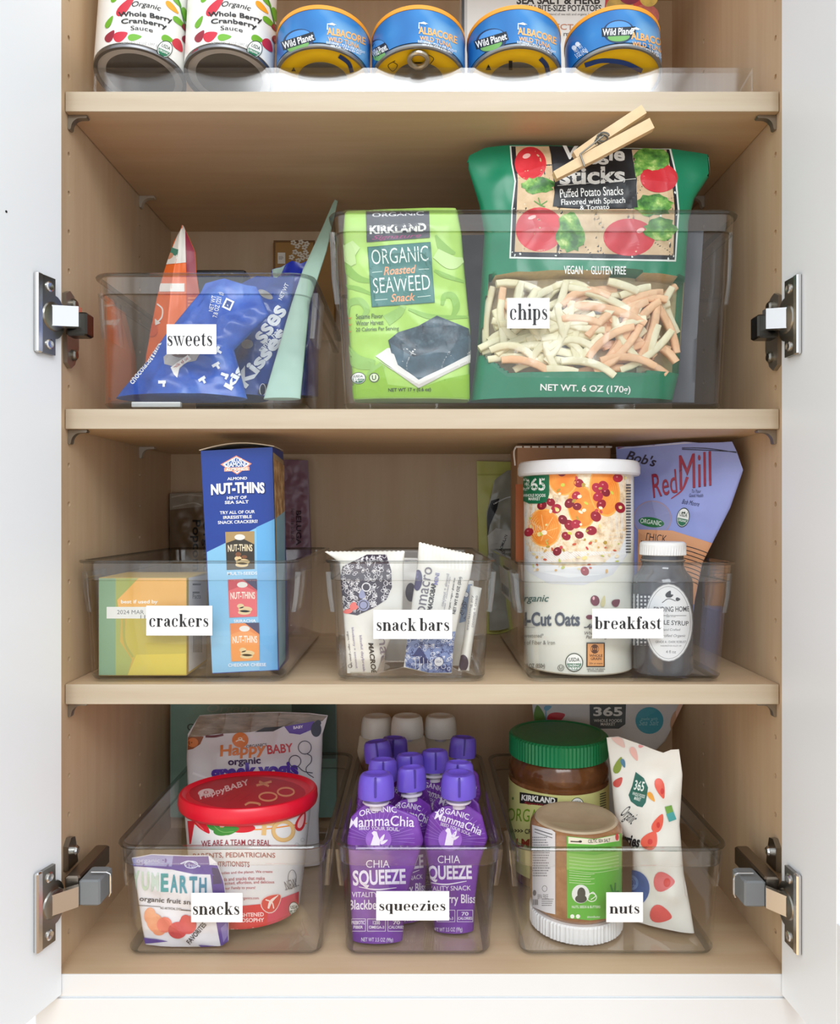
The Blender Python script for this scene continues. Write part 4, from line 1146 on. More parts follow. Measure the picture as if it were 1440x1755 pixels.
a = pu_.art(); a.add((60, 36, 52), text('BELUGA', 512, 905, 60, 9, -90, .03)); a.add((104, 80, 96), text('lentils black', 502, 900, 56, 6, -90, .01)); a.done()

#@@SNACK BARS
DK = (56, 44, 62); NV = (52, 66, 110); LV = (150, 152, 186)
CREAM = M((232, 229, 220), .35)


def doodle(a, seed, inside_fn, box_, n, col1, base=None):
    """Dense line drawing: leaves, rings and rays scattered over a region."""
    r = random.Random(seed); sh = []
    for _ in range(n):
        x, y = r.uniform(box_[0], box_[2]), r.uniform(box_[1], box_[3])
        if not inside_fn(x, y):
            continue
        k = r.randrange(4); an = r.uniform(0, 6.28); L = r.uniform(4, 9)
        if k == 0:
            sh.append(ring(x, y, r.uniform(1.5, 4), r.uniform(1.5, 4), .8))
        elif k == 1:
            for j in range(4):
                t = an + (j - 1.5) * .35; sh.append(stroke([(x, y), (x + L * math.cos(t), y + L * math.sin(t))], .8, 0))
        elif k == 2:
            sh.append(stroke([(x, y), (x + L * .6 * math.cos(an + .6), y + L * .6 * math.sin(an + .6)), (x + L * math.cos(an), y + L * math.sin(an))], .9, 4)); sh.append(stroke([(x, y), (x + L * .6 * math.cos(an - .6), y + L * .6 * math.sin(an - .6)), (x + L * math.cos(an), y + L * math.sin(an))], .9, 4))
        else:
            sh.append(stroke([(x, y), (x + L * math.cos(an), y + L * math.sin(an))], [.3, 1.2], 0))
    a.add(col1, *sh)


q = lambda X, Y: (530 + X / 4.235, 900 + Y / 4.235); qs = lambda *P: [q(*p) for p in P]
zig = lambda p0, p1, n, h: [(p0[0] + (p1[0] - p0[0]) * (i + .5 * 0) / n, p0[1] + (p1[1] - p0[1]) * i / n - (h if i % 2 else 0)) for i in range(1, n)]
# plain bars further back
for sx, sc_, tl, an, lab in ((0, 1, 6, 0, 'cream snack bar standing behind the two front bars, mostly hidden'),):
    b3 = Bag('snack_bar', lab, 'snack bar', 110, fl, [(660, 1140), (660, 1050), (668, 955)], [(726, 1140), (728, 1050), (726, 957)], T_=8, amp=.8, seed=61, mat=M((222, 218, 210), .35), tilt=5, group='snack bars', part='wrapper')
    a = b3.art(); a.add((190, 186, 196), text('organic', 700, 960, 30, 5, 5)); a.add((60, 44, 60), ell(704, 1015, 9, 16)); a.done()
b4 = Bag('snack_bar', 'snack bar with a navy and grey patterned end, third from the plaid side', 'snack bar', 84, fl, [(770, 1140), (778, 1060), (786, 990)], [(806, 1150), (812, 1060), (812, 996)], T_=8, amp=.8, seed=62, mat=CREAM, tilt=6, group='snack bars', part='wrapper')
b4.t.e['label'] = 'snack bar with a blue patterned strip, wedged behind the zigzag-topped bar'
a = b4.art(); a.add((120, 140, 175), poly(*qs((1140, 430), (1180, 430), (1165, 690), (1090, 710)))); doodle(a, 3, lambda x, y: True, (788, 1004, 806, 1062), 26, (40, 52, 90)); a.add((235, 235, 238), ell(*q(1140, 505), 5, 6)); a.add((50, 70, 120), ring(*q(1140, 505), 4, 5, 1.5)); a.done()
b5 = Bag('snack_bar', 'snack bar at the end of the bin nearest the oats, tiny vertical print', 'snack bar', 56, fl, [(785, 1150), (795, 1090), (800, 1050), (806, 1003)], [(804, 1157), (812, 1090), (819, 1050), (826, 1008)], T_=9, amp=.8, seed=63, mat=CREAM, tilt=6, group='snack bars', part='wrapper', pv=((0, .1), (.15, .9), (.85, 1), (1, .08)))
a = b5.art(); a.add((120, 108, 118), text('macro', 782, 1116, 70, 12, 84, .01)); a.add((80, 70, 84), ell(*q(1120, 1000), 8, 14)); a.add((150, 146, 150), text('everlasting joy', 806, 1050, 60, 5, 82), text('coconut + cacao', 813, 1048, 54, 4, 82)); a.done()
b1 = Bag('snack_bar', 'snack bar with a round dark purple line drawing and two coral beans', 'snack bar', 46, fl, [(595, 1157), (592, 1100), (588, 1040), (584, 990), (582, 964), (557, 946)], [(645, 1157), (668, 1100), (690, 1050), (692, 1000), (692, 965), (694, 945)], top=zig((557, 946), (694, 945), 36, 1.6), T_=11, pv=((0, .15), (.12, .9), (.85, 1), (.95, .4), (1, .05)), pu=.5, amp=.9, wl=30, seed=64, mat=CREAM, tilt=4, group='snack bars', part='wrapper', nu=74)
a = b1.art()
cx, cy = q(405, 420)
blob = [q(*p) for p in ((245, 300), (420, 215), (560, 215), (595, 330), (600, 450), (560, 540), (470, 600), (350, 655), (270, 640), (230, 560), (215, 430))]
a.add(DK, poly(*blob)); bl = np.array(blob)
inb = lambda x, y: bool(inside(blob, np.array([x]), np.array([y]))[0])
doodle(a, 11, inb, (580, 950, 672, 1055), 260, (228, 224, 226)); a.add(DK, ell(*q(415, 450), 9, 9)); a.add((228, 224, 226), ring(*q(415, 450), 7, 7, 2)); a.add(DK, ell(*q(415, 450), 3))
a.add((150, 152, 186), ell(*q(395, 580), 10, 10), drop(*q(385, 500), 16, 10, 90)); a.add(DK, ring(*q(395, 580), 7, 7, 1.5))
a.add((232, 110, 100), ell(*q(320, 585), 7, 5, 50), ell(*q(332, 598), 6, 4, 20), ell(*q(285, 625), 8, 4, 10))
a.add((150, 138, 146), text('gomacro', *q(520, 880), 118, 15, -84, .005)); a.add(INK, text('MACROBAR', *q(462, 1000), 70, 8.5, -84, .03, .15))
a.add((150, 140, 170), text('blissful daybreak', *q(385, 930), 62, 5.5, -84, .01), text('blueberry + coconut', *q(330, 890), 70, 5, -84, .01)); a.add((90, 84, 92), text('organic • vegan • gluten free', *q(295, 900), 62, 4, -84, .01)); a.add((70, 66, 76), ring(*q(300, 1020), 3, 3, .8))
a.add((58, 40, 48), stroke(qs((640, 900), (590, 940), (590, 1000), (640, 1040)), 4)); a.done()
b2 = Bag('snack_bar', 'tilted snack bar with a zigzag top edge and blue village line drawing', 'snack bar', 45, fl, [(692, 1143), (700, 1080), (706, 1032), (714, 980), (718, 930)], [(774, 1163), (778, 1100), (790, 1040), (806, 990), (812, 952)], top=zig((718, 930), (812, 952), 30, 1.8), bot=[(735, 1158)], T_=10, pv=((0, .15), (.12, .9), (.85, 1), (.93, .4), (1, .05)), pu=.5, amp=.9, wl=30, seed=65, mat=CREAM, tilt=5, group='snack bars', part='wrapper', nu=74)
a = b2.art()
vil = [q(*p) for p in ((690, 830), (860, 800), (1060, 770), (1050, 900), (1028, 1112), (840, 1080), (700, 1025))]
a.add((128, 146, 192), poly(*vil)); inv = lambda x, y: bool(inside(vil, np.array([x]), np.array([y]))[0])
doodle(a, 21, inv, (690, 1085, 780, 1162), 170, (44, 58, 112)); doodle(a, 22, inv, (690, 1085, 780, 1162), 90, (226, 228, 236))
a.add((44, 58, 112), poly(*qs((750, 950), (800, 880), (850, 950))), poly(*qs((780, 1000), (830, 930), (880, 1000)))); a.add((230, 232, 240), *[stroke(qs((x, 960), (x + 4, 1040)), 1, 0) for x in (770, 800, 830, 860)]); a.add((236, 236, 240), ell(*q(940, 990), 8, 8)); a.add((60, 80, 130), ring(*q(940, 990), 8, 8, 1), text('USDA', *q(940, 988), 9, 4))
a.add((72, 66, 104), fit(ell(0, 0, 1, 1), *q(790, 400), 15, 36, -4)); a.add((110, 104, 150), fit(ell(0, 0, 1, 1), *q(785, 360), 6, 12, -4))
a.add((110, 104, 116), text('gomacro', *q(850, 500), 92, 19, 80, .0)); a.add(INK, text('MACROBAR', *q(890, 520), 48, 8.5, 80, .03, .1)); a.add((130, 126, 176), text('MINI', *q(926, 390), 20, 7, 80, .02)); a.add((150, 146, 160), text('coconut + almond', *q(985, 470), 56, 5, 80), text('butter + chocolate chips', *q(1000, 500), 60, 4, 80)); a.add((60, 60, 66), text('organic • vegan • gluten free', *q(1035, 500), 56, 4, 80, .01), text('NET WT 0.9 OZ (25g)', *q(1075, 510), 64, 6.5, 80, .02)); a.done()

#@@BREAKFAST BIN
kb = T('kraft_box', 'tall brown kraft box with white stitched top edge behind the oats canister', 'box', (px(967, 0, 158)[0], 158, fl))
hw = 51.5; zt = px(0, 766, 158)[1] - fl
mk('carton', *box(-hw, hw, 0, 62, 0, zt, .8), M((176, 132, 96), .55, nz=.1), kb)
mk('top_flap', *box(-hw, hw, 8, 9.5, zt - 2, zt + 3, .4), M((158, 116, 84), .6), kb)
a = Art(kb, PL((0, 0, 0), (0, -1, 0))); a.add((240, 234, 224), *[rect(884 + 14 * k, 764.5, 884 + 14 * k + 11, 767.5) for k in range(12)], stroke([(884, 766), (881, 776), (883, 798)], 2.5)); a.add((196, 108, 62), rect(884, 830, 905, 960)); a.done()
ye = Bag('yellow_pouch', 'pale yellow pouch at the back between the snack bars and the oats', 'pouch', 312, F3 + .2, [(822, 1090), (820, 940), (817, 790)], [(896, 1090), (896, 940), (890, 792)], T_=3, amp=.8, wl=40, seed=71, mat=M((206, 208, 110), .35, nz=.08), tilt=0)
a = ye.art(); a.add((188, 190, 88), rect(818, 812, 892, 815)); a.done()
cb = Bag('grey_clear_bag', 'grey translucent bag with a black banner leaning before the yellow pouch', 'bag', 303.5, F3 + .2, [(838, 1080), (836, 940), (834, 880), (848, 822), (870, 806)], [(905, 1080), (905, 940), (903, 880), (903, 815), (900, 805)], T_=3, amp=1.0, wl=24, seed=72, mat=M((166, 166, 152), .2, nz=.2), tilt=0)
a = cb.art(); a.add((24, 24, 26), poly((836, 876), (842, 858), (856, 854), (852, 872), (840, 900), (836, 920), (832, 916))); a.add((226, 228, 226), stroke([(846, 864), (866, 854), (882, 850)], 2)); a.add((214, 214, 208), poly((836, 918), (850, 905), (880, 910), (880, 948), (838, 948))); a.add((30, 30, 32), text('ROMULAN', 863, 930, 28, 5, 68, .03), text('20', 862, 946, 8, 6, 0, .02)); a.done()
rm = Bag('lavender_pouch', 'large lavender blue oats pouch with red script lettering, propped in the breakfast bin', 'pouch', 122, fl, [(1066, 1150), (1066, 1000), (1062, 880), (1056, 766)], [(1172, 1150), (1182, 1100), (1191, 1030), (1204, 965), (1252, 870), (1274, 806), (1263, 774), (1255, 757)],
         top=[(1086, 765), (1120, 762), (1175, 757), (1200, 759), (1240, 758)], T_=9, yaw=-34, pv=((0, .5), (.2, 1), (.8, .6), (.92, .2), (1, .04)), amp=1.3, wl=60, seed=73, mat=M((150, 162, 226), .35, nz=.05), tilt=0, nu=80, nv=80)
a = rm.art(); q = lambda X, Y: (800 + X / 2.667, 720 + Y / 2.667); qs = lambda *P: [q(*p) for p in P]
a.add((60, 64, 100), poly(*qs((668, 108), (760, 130), (800, 150), (800, 250), (700, 200)))) if False else None
a.add((206, 210, 240), poly(*qs((672, 100), (1000, 60), (1060, 78), (1210, 66), (1218, 90), (980, 110), (700, 132)))); a.add((150, 60, 96), stroke(qs((690, 128), (760, 112), (860, 112)), 3), stroke(qs((880, 100), (930, 92), (975, 97)), 3.5))
a.add((30, 30, 48), stroke(qs((985, 128), (1100, 130), (1242, 150)), 1.4), stroke(qs((985, 134), (1100, 138), (1242, 146)), 1.4))
a.add((46, 34, 60), text("Bob's", *q(800, 176), 52, 18, -14, .02, .25))
for c, dx, b_ in (((52, 34, 58), 1.0, .0), ((160, 42, 68), 0, .0)):
    a.add(c, text('Red', *q(905 + dx, 290 + dx * 2), 48, 40, 13, b_, .3), text('Mill', *q(1045 + dx, 230 + dx * 2), 62, 58, 8, b_, .25))
a.add((168, 44, 70), stroke(qs((1010, 260), (985, 320), (935, 360)), [5, 3, 1.5])); a.add((40, 44, 90), text('To Your\nGood Health', *q(1050, 335), 24, 13, 0, 0, .3), text('Bob Moore', *q(1025, 378), 30, 8, -10, 0, .4))
a.add((160, 168, 206), ell(*q(855, 440), 30, 26)) if False else a.add((146, 150, 196), ell(*q(850, 450), 32, 30)); a.add((172, 150, 170), ring(*q(850, 450), 32, 30, 2))
a.add((38, 112, 62), fit(ell(0, 0, 1, 1), *q(845, 467), 44, 17, -8)); a.add((228, 236, 226), text('ORGANIC', *q(843, 466), 36, 8, -8, .01))
usda(a, *q(990, 445), 11, 17, -12)
OR = (226, 164, 120)
a.add(OR, poly(*qs((785, 500), (940, 505), (1180, 580), (1168, 640), (1120, 760), (1085, 850), (780, 800)))); a.add((50, 34, 36), text('THICK', *q(865, 538), 38, 13, -8, .0))
a.add((40, 30, 40), *[stroke(qs((800, 552 + 19 * k), (1000, 575 + 19 * k), (1170 - 7 * k, 632 + 19 * k)), 1.5) for k in range(9)]); a.done()
# canister
cR, cs = 54.5, 92
ct = T('oats_canister', 'white lidded oats canister with a fruit photo wrapped round its upper half', 'canister', (px(988, 0, cs)[0] + 1.8, cs, fl))
ztop = px(0, 811, cs - cR)[1] - fl
bodyp = [(cR - 1.5, 0), (cR, 1.5), (cR, ztop), (cR - 1, ztop + 1)]
mk('canister_body', *lathe(bodyp, 128), M((228, 228, 216), .4, nz=.03), ct, smooth=True)
mk('lid', *lathe([(cR + 1, ztop - 1), (cR + 5, ztop - .5), (cR + 6.3, ztop + 1.5), (cR + 6.3, ztop + 8), (cR + 5.8, ztop + 9.5), (cR + 5.4, ztop + 12), (cR + 4, ztop + 13.5), (cR - 2, ztop + 13.5), (cR - 3, ztop + 11)], 128), M((226, 227, 230), .3), ct, smooth=True, angle=25)
a = Art(ct, LA([(cR, 0), (cR, 300)]))
oat = mottle('oat_photo', [(.3, (186, 150, 112)), (.45, (232, 206, 168)), (.6, (246, 232, 206)), (.72, (224, 180, 130))], 150, rough=.4)
edge_ = [(894, 812), (894, 860), (897, 910), (905, 945), (930, 965), (975, 972), (1030, 968), (1062, 945), (1078, 905), (1082, 812)]
a.add((214, 216, 220), poly((892, 905), (1083, 905), (1076, 950), (1050, 985), (1000, 1003), (940, 1000), (905, 980), (893, 950)))
a.add((232, 234, 236), poly((894, 812), (1084, 812), (1083, 925), (1066, 965), (1030, 985), (975, 990), (925, 980), (900, 955)))
a.add(oat, poly(*edge_))
q = lambda X, Y: (800 + X / 2.667, 720 + Y / 2.667)
mand = mottle('mandarin', [(.35, (236, 130, 40)), (.7, (248, 164, 74))], 60)
for x, y, rx, ry in ((355, 492, 29, 33), (525, 395, 24, 38), (630, 325, 26, 44), (440, 265, 25, 30)):
    a.add((250, 176, 84), ell(*q(x, y), rx, ry, 8)); a.add(mand, ell(*q(x, y), rx * .92, ry * .92, 8))
    if x == 355:
        for k in range(7):
            t = k * .9; a.add((252, 206, 140), stroke([q(x, y + 20), q(x + 62 * math.cos(t), y + 62 * math.sin(t))], .8, 0))
        a.add((255, 240, 214), ell(*q(x, y + 22), 5, 4))
r = random.Random(9)
pom = [(512, 288), (500, 345), (505, 395), (470, 480), (500, 475), (515, 525), (570, 505), (595, 310), (635, 330), (615, 385), (600, 350), (345, 390), (385, 375), (410, 405), (440, 455), (455, 530), (285, 512), (415, 600), (700, 400), (690, 265), (435, 240), (590, 440), (625, 300), (470, 380), (540, 690)]
for k, (x, y) in enumerate(pom):
    c = ((150, 22, 44), (172, 34, 58), (128, 18, 38))[k % 3]; rx = r.uniform(7.5, 10)
    a.add(c, ell(*q(x, y), rx, rx * .85, r.uniform(-60, 60))); a.add((228, 140, 150), ell(q(x, y)[0] - 1.5, q(x, y)[1] - 2, 1.6, 1.0))
for k in range(60):
    x, y = r.uniform(250, 740), r.uniform(225, 640)
    if (x - 490) ** 2 / 245 ** 2 + (y - 330) ** 2 / 310 ** 2 > 1:
        continue
    c = ((206, 206, 80), (236, 220, 150), (180, 150, 60), (244, 232, 200), (200, 70, 70))[k % 5]
    a.add(c, fit(ell(0, 0, 1, 1, n=6), *q(x, y), r.uniform(4, 10), r.uniform(3, 7), r.uniform(0, 180)))
for k in range(46):
    x, y = r.uniform(300, 700), r.uniform(540, 690)
    a.add(((228, 214, 170), (214, 170, 96), (200, 90, 60), (240, 226, 196), (190, 196, 90))[k % 5], fit(ell(0, 0, 1, 1, n=7), *q(x, y), r.uniform(3, 8), r.uniform(2, 5), r.uniform(0, 180)))
a.add((14, 104, 68), poly((894, 804 + 8), (942, 812), (942, 848), (938, 860), (926, 863), (908, 863), (897, 858), (894, 848)))
a.add((240, 244, 240), text('365', 917, 830, 37, 22, 0, .02), text('WHOLE FOODS\nMARKET', 917, 852, 38, 11, 0, .01))
a.add((40, 40, 44), barcode(1074, 825, 1083, 950, 8)) if False else a.add((60, 60, 62), *[rect(1072, 830 + 5 * k, 1080, 832 + 5 * k) for k in range(24)])
q = lambda X, Y: (830 + X / 2.9388, 940 + Y / 2.9388)
a.add((30, 84, 66), text('Organic', 914, 1027, 56, 16, 0, .01, .3)); a.add((58, 66, 82), text('Steel-Cut Oats', 928, 1061, 132, 24, 0, .03))
a.add((120, 118, 110), text('Unsweetened*', 911, 1089, 44, 7), text('Source of Fiber & Iron', 916, 1101, 72, 7), text('NET WT 30 OZ (850g)', 905, 1142, 60, 10, 0, .02)); a.add((150, 148, 140), stroke([(880, 1076), (918, 1075)], .8, 0))
a.add((60, 56, 60), text('-40g', 1014, 1075, 26, 12, 0, .03)); a.add((90, 84, 80), text('Whole Grain\nPer Serving', 1022, 1089, 40, 14, 0, .005, .25))
a.add((110, 30, 54), ell(*q(557, 262), 7.5, 9, 15), drop(*q(662, 272), 15, 12, 40), ell(*q(530, 345), 6, 4)); a.add((210, 200, 150), drop(*q(598, 265), 20, 7, 80)); a.add((226, 170, 180), ell(*q(550, 250), 2, 3))
usda(a, *q(454, 573), 15, 16); a.add((110, 110, 106), ring(*q(388, 600), 5, 5, 1), text('U', *q(388, 600), 5, 5, 0, .02))
a.add((40, 32, 30), poly(*[(1005 + 34 * 0 + x, y) for x, y in ((0, 1101), (31, 1101), (31, 1143), (0, 1143))])); a.add((222, 156, 96), rect(1007, 1103, 1034, 1141)); a.add((90, 50, 30), ell(1019, 1112, 7, 8), text('WHOLE\nGRAIN', 1021, 1126, 22, 10, 0, .03), text('50g or more', 1021, 1137, 22, 4, 0, .02)); a.add((60, 56, 52), text('100% OF THE GRAIN\nIS WHOLE GRAIN', 1021, 1148, 30, 6, 0, .01))
a.done()
# syrup bottle
bs, bR = 57, 28
sb = T('syrup_bottle', 'dark glass syrup bottle with a white cap and an oval paper label', 'bottle', (px(1136, 0, bs)[0], bs, fl))
zsh = px(0, 975, bs)[1] - fl; zc0 = px(0, 951, bs)[1] - fl; zc1 = px(0, 928, bs)[1] - fl
bp = [(bR - 4, 0), (bR - 1, 1), (bR, 4), (bR, zsh - 14), (bR - 1.5, zsh - 7), (bR - 6, zsh - 2), (20.5, zsh + 1), (19.5, zsh + 3), (19.5, zc0)]
mk('bottle_glass', *lathe(bp, 96), M((66, 68, 76), .08, nz=.1, spec=.7, coat=.5), sb, smooth=True)
mk('neck_ring', *tube([(19.8 * math.cos(t), 19.8 * math.sin(t), zc0 - 5) for t in np.linspace(0, 6.2832, 40)], 1.2, 8), M((130, 124, 118), .15), sb, smooth=True)
V, f = lathe([(21, zc0), (21.6, zc0 + .6), (21.6, zc1 - 3), (21, zc1 - 1), (19, zc1), (17, zc1)], 96); rr = 1 + .012 * np.cos(np.arctan2(V[:, 1], V[:, 0]) * 48) * (V[:, 2] < zc1 - 3); V[:, 0] *= rr; V[:, 1] *= rr
mk('cap', V, f, M((236, 236, 236), .35), sb, smooth=False)
a = Art(sb, LA([(bR, 0), (bR, 300)]))
a.add((222, 224, 228), rect(1082, 1018, 1140, 1106)); a.add((70, 74, 84), *[rect(1082 + 6.5 * k, 1018, 1085 + 6.5 * k, 1106) for k in range(8)], *[rect(1082, 1018 + 6.5 * k, 1136, 1021 + 6.5 * k) for k in range(14)])
a.add((150, 152, 154), ell(1146, 1067, 41.5, 67)); a.add((234, 236, 238), ell(1146, 1067, 40, 65.5)); a.add((150, 152, 156), ring(1146, 1067, 37, 62, .8))
a.add((50, 50, 56), text('FINDING HOME', 1151, 1044, 60, 9, 1, .01), text('MAPLE SYRUP', 1149, 1067, 62, 8, -3, .01)); a.add((100, 100, 106), text('farms', 1150, 1055, 16, 5, 0, 0, .3), text('Hand Crafted', 1150, 1079, 32, 4, 0, 0, .2), text('Certified Organic', 1152, 1090, 46, 6, 0, 0, .3), text('GRADE A : DARK ROBUST', 1150, 1100, 52, 4), text('WASHINGTON VALLEY, NY', 1150, 1107, 36, 3), text('4 fl oz', 1150, 1117, 17, 5))
a.add((70, 72, 78), stroke([(1135, 1033), (1146, 1026), (1158, 1030)], 1.2), drop(1146, 1018, 13, 8, 60), drop(1150, 1021, 9, 5, 20), drop(1162, 1027, 8, 6, 0), stroke([(1118, 1055), (1142, 1055)], .8, 0), stroke([(1158, 1055), (1176, 1055)], .8, 0)); a.done()
xw = (905 - 720) / (F / (D + 24)) - bf.o[0]; sl = -10.5 / 113
P = [(xw + sl * z - .5 - w_, y, z) for w_ in (0, .4) for y, z in ((165, 66), (70, 66), (70, 98), (165, 98))]
stk = mk('price_sticker', P, [(0, 1, 2, 3), (7, 6, 5, 4), (0, 4, 5, 1), (1, 5, 6, 2), (2, 6, 7, 3), (3, 7, 4, 0)], M((206, 210, 206), .5), bf)
mk('barcode_print', *join(*[box(xw + sl * 75 - 1.3, xw + sl * 75 - 1.1, 150 - 8 * k, 154 - 8 * k, 70, 82) for k in range(9)]), M((120, 122, 122), .5), stk)

#@@SNACKS BIN
fl = F0 + IN
tl = Bag('teal_bag', 'dull teal bag standing at the very back behind the snacks bin bags', 'bag', 303, F0 + .2, [(292, 1400), (292, 1300), (292, 1206)], [(576, 1400), (578, 1300), (576, 1206)], T_=5, amp=1.0, wl=60, seed=80, mat=M((146, 186, 174), .4, nz=.12), tilt=0)
a = tl.art(); a.add((176, 196, 186), text('Organic', 400, 1216, 90, 18, 0, .01, .2)); a.add((84, 96, 90), text('Organic', 350, 1248, 58, 16, 0, .01)); a.add((86, 112, 104), rect(500, 1206, 576, 1300)); a.done()
hb = Bag('baby_snack_pouch', 'white pouch with orange and purple lettering and balloon drawings behind the red-lidded tub', 'pouch', 204, fl, [(332, 1500), (324, 1400), (320, 1300), (322, 1258), (342, 1226)], [(548, 1500), (546, 1400), (552, 1300), (553, 1258), (562, 1226)], top=[(400, 1222), (480, 1220), (530, 1222)],
         T_=14, pv=((0, .8), (.2, 1), (.75, .8), (.88, .3), (1, .06)), amp=1.5, wl=44, seed=81, mat=M((222, 220, 226), .35, nz=.04), tilt=3, nu=70)
a = hb.art(); q = lambda X, Y: (160 + X / 3.2727, 1190 + Y / 3.2727); qs = lambda *P: [q(*p) for p in P]
a.add(mottle('taupe_film', [(.3, (112, 98, 84)), (.6, (150, 136, 120)), (.75, (184, 172, 158))], 40, rough=.25, stretch=(1, 1, 5)), poly(*qs((595, 118), (760, 102), (1000, 98), (1150, 100), (1312, 122), (1285, 150), (1000, 190), (880, 212), (700, 222), (622, 232), (590, 240), (534, 240))))
a.add((150, 84, 50), poly(*qs((532, 240), (620, 236), (600, 280), (560, 306), (530, 312)))); a.add((216, 130, 74), ell(*q(560, 270), 9, 8)); a.add((110, 50, 60), stroke(qs((630, 236), (680, 236), (730, 226)), 4))
a.add((40, 36, 44), poly(*qs((905, 212), (960, 186), (1070, 178), (1010, 208)))); a.add((92, 60, 168), poly(*qs((1072, 180), (1240, 150), (1220, 200), (1160, 226), (1100, 218)))); a.add((240, 236, 250), text('BABY', *q(1150, 184), 17, 5, 6, .03)); a.add((40, 44, 70), ell(*q(1250, 196), 9, 13), ell(*q(1262, 160), 5, 5))
a.add((226, 128, 60), ell(*q(825, 256), 14, 13)); a.add((244, 226, 206), text('0', *q(825, 250), 8, 6, 0, .03), stroke(qs((800, 264), (825, 254), (850, 264)), 2)); a.add((90, 80, 84), text('ORGANICS', *q(916, 287), 35, 5, 5, .01))
a.add((224, 130, 66), text('Happy', *q(840, 318), 80, 25, 4, .03, .1)); a.add((200, 50, 60), text('BABY', *q(1048, 304), 44, 15, 5, .02)); a.add((60, 32, 84), text('organic', *q(848, 380), 56, 15, 3, .03)); a.add((84, 52, 166), text('greek yogis', *q(905, 440), 150, 36, 3, .05))
a.add((70, 68, 84), ring(*q(1186, 298), 11, 11, 1.4), ring(*q(1132, 374), 10, 10, 1.4), stroke(qs((1200, 334), (1222, 348), (1220, 380), (1194, 410), (1200, 440), (1236, 466)), 1.4), stroke(qs((1150, 404), (1180, 430), (1230, 440)), 1.4)); a.add((236, 234, 240), stroke(qs((560, 440), (640, 470)), 4)); a.done()
ts = 103
tR = 71
tb = T('snack_tub', 'round white tub with a glossy red lid in the snacks bin', 'tub', (px(424, 0, ts)[0], ts, fl + 4.2), rot(4))
zt = (px(0, 1388, ts - tR + 8)[1] - fl - 9) / .9976
zl = zt - 12
pr = [(50, 0), (53, 1), (54, 4), (60, zl * .55), (63.5, zl - 12), (64, zl - 4)]
mk('tub_body', *lathe(pr, 128), M((230, 230, 232), .35), tb, smooth=True)
mk('lid', *lathe([(64.5, zl - 3), (67, zl - 5), (70, zl - 2), (tR, zl + 2), (tR - .5, zt - 3), (tR - 2, zt - .5), (tR - 4, zt), (tR - 6, zt - 1), (tR - 8, zt - 3), (.01, zt - 3)], 128, cap1=False), M((222, 22, 48), .3), tb, smooth=True, angle=30)
a = Art(tb, PL((0, 0, zt - 3), (0, 0, 1)))
a.add((186, 30, 48), *[ell(424, 1359, 100, 28)]); q = lambda X, Y: (160 + X / 3.2727, 1190 + Y / 3.2727); qs = lambda *P: [q(*p) for p in P]
a.add((236, 204, 206), text('HappyBABY', *q(735, 538), 88, 13, 17, .02), ell(*q(632, 550), 14, 6, 10)); a.add((196, 40, 58), text('0', *q(632, 550), 8, 5)); a.add((226, 150, 110), stroke(qs((915, 512), (1000, 490)), 4), stroke(qs((930, 490), (985, 516)), 4), ring(*q(980, 575), 15, 7, 3), ring(*q(1080, 548), 14, 7, 3), stroke(qs((850, 622), (880, 608), (930, 615), (930, 625)), 3.5)); a.add((168, 30, 46), *[stroke(qs((640 + 60 * k, 600), (700 + 60 * k, 560)), .9, 0) for k in range(4)]); a.done('lid_print')
a = Art(tb, LA(pr)); q = lambda X, Y: (160 + X / 3.2727, 1410 + Y / 3.2727); qs = lambda *P: [q(*p) for p in P]
RD = (214, 30, 50)
a.add((240, 150, 50), stroke([(330, 1412), (430, 1422), (526, 1411)], 2)); a.add(RD, drop(*q(610, 10), 40, 16, -50), ell(*q(830, 30), 24, 8), poly(*qs((528, -10), (570, -10), (548, 120), (540, 120)))); a.add((232, 96, 96), stroke(qs((570, -10), (620, 40)), 2)); a.add((58, 140, 56), drop(*q(770, 40), 30, 15, 10), drop(*q(680, 20), 30, 16, -40), ell(*q(720, 50), 14, 7)); a.add((120, 184, 100), stroke(qs((660, 0), (720, 50), (790, 50)), 1))
a.add((228, 190, 130), ring(*q(1065, 45), 17, 16, 7), stroke(qs((880, 0), (960, 0), (1030, 5)), 9), stroke(qs((960, 0), (955, 70)), 8)); a.add((206, 160, 98), ring(*q(1065, 45), 20, 19, 1)); a.add((210, 50, 56), drop(*q(1165, -10), 36, 15, 70)); a.add((244, 190, 190), drop(*q(1165, -10), 26, 8, 70)); a.add((200, 206, 206), ring(*q(1140, 130), 4, 5, 1), ring(*q(1172, 96), 3, 3, 1))
TX = (150, 50, 66)
for s_, x, y, w_, h_ in (('WE ARE A TEAM OF REAL', 800, 110, 118, 10), ('PARENTS, PEDIATRICIANS', 790, 182, 140, 10), ('& NUTRITIONISTS', 755, 230, 74, 9)):
    a.add(TX, text(s_, *q(x, y), w_, h_, .5, .012, 0, 1.5))
for s_, x, y, w_ in (('to families and the planet. We create', 840, 278, 100), ('foods and snacks that make', 830, 312, 80), ('kids excited, effortless, and delicious', 850, 335, 100), ('from our Family to yours!', 800, 366, 66), ('happyfamilyorganics.com', 830, 424, 60)):
    a.add((176, 60, 84), text(s_, *q(x, y), w_, 6, 2, .005, 0, 1))
a.add(RD, poly(*qs((600, 455), (800, 468), (940, 455), (1050, 430), (1150, 385), (1146, 600), (1040, 648), (900, 672), (780, 674), (650, 664)))); a.add((214, 52, 92), poly(*qs((980, 450), (1150, 386), (1146, 600), (1040, 648), (970, 660))))
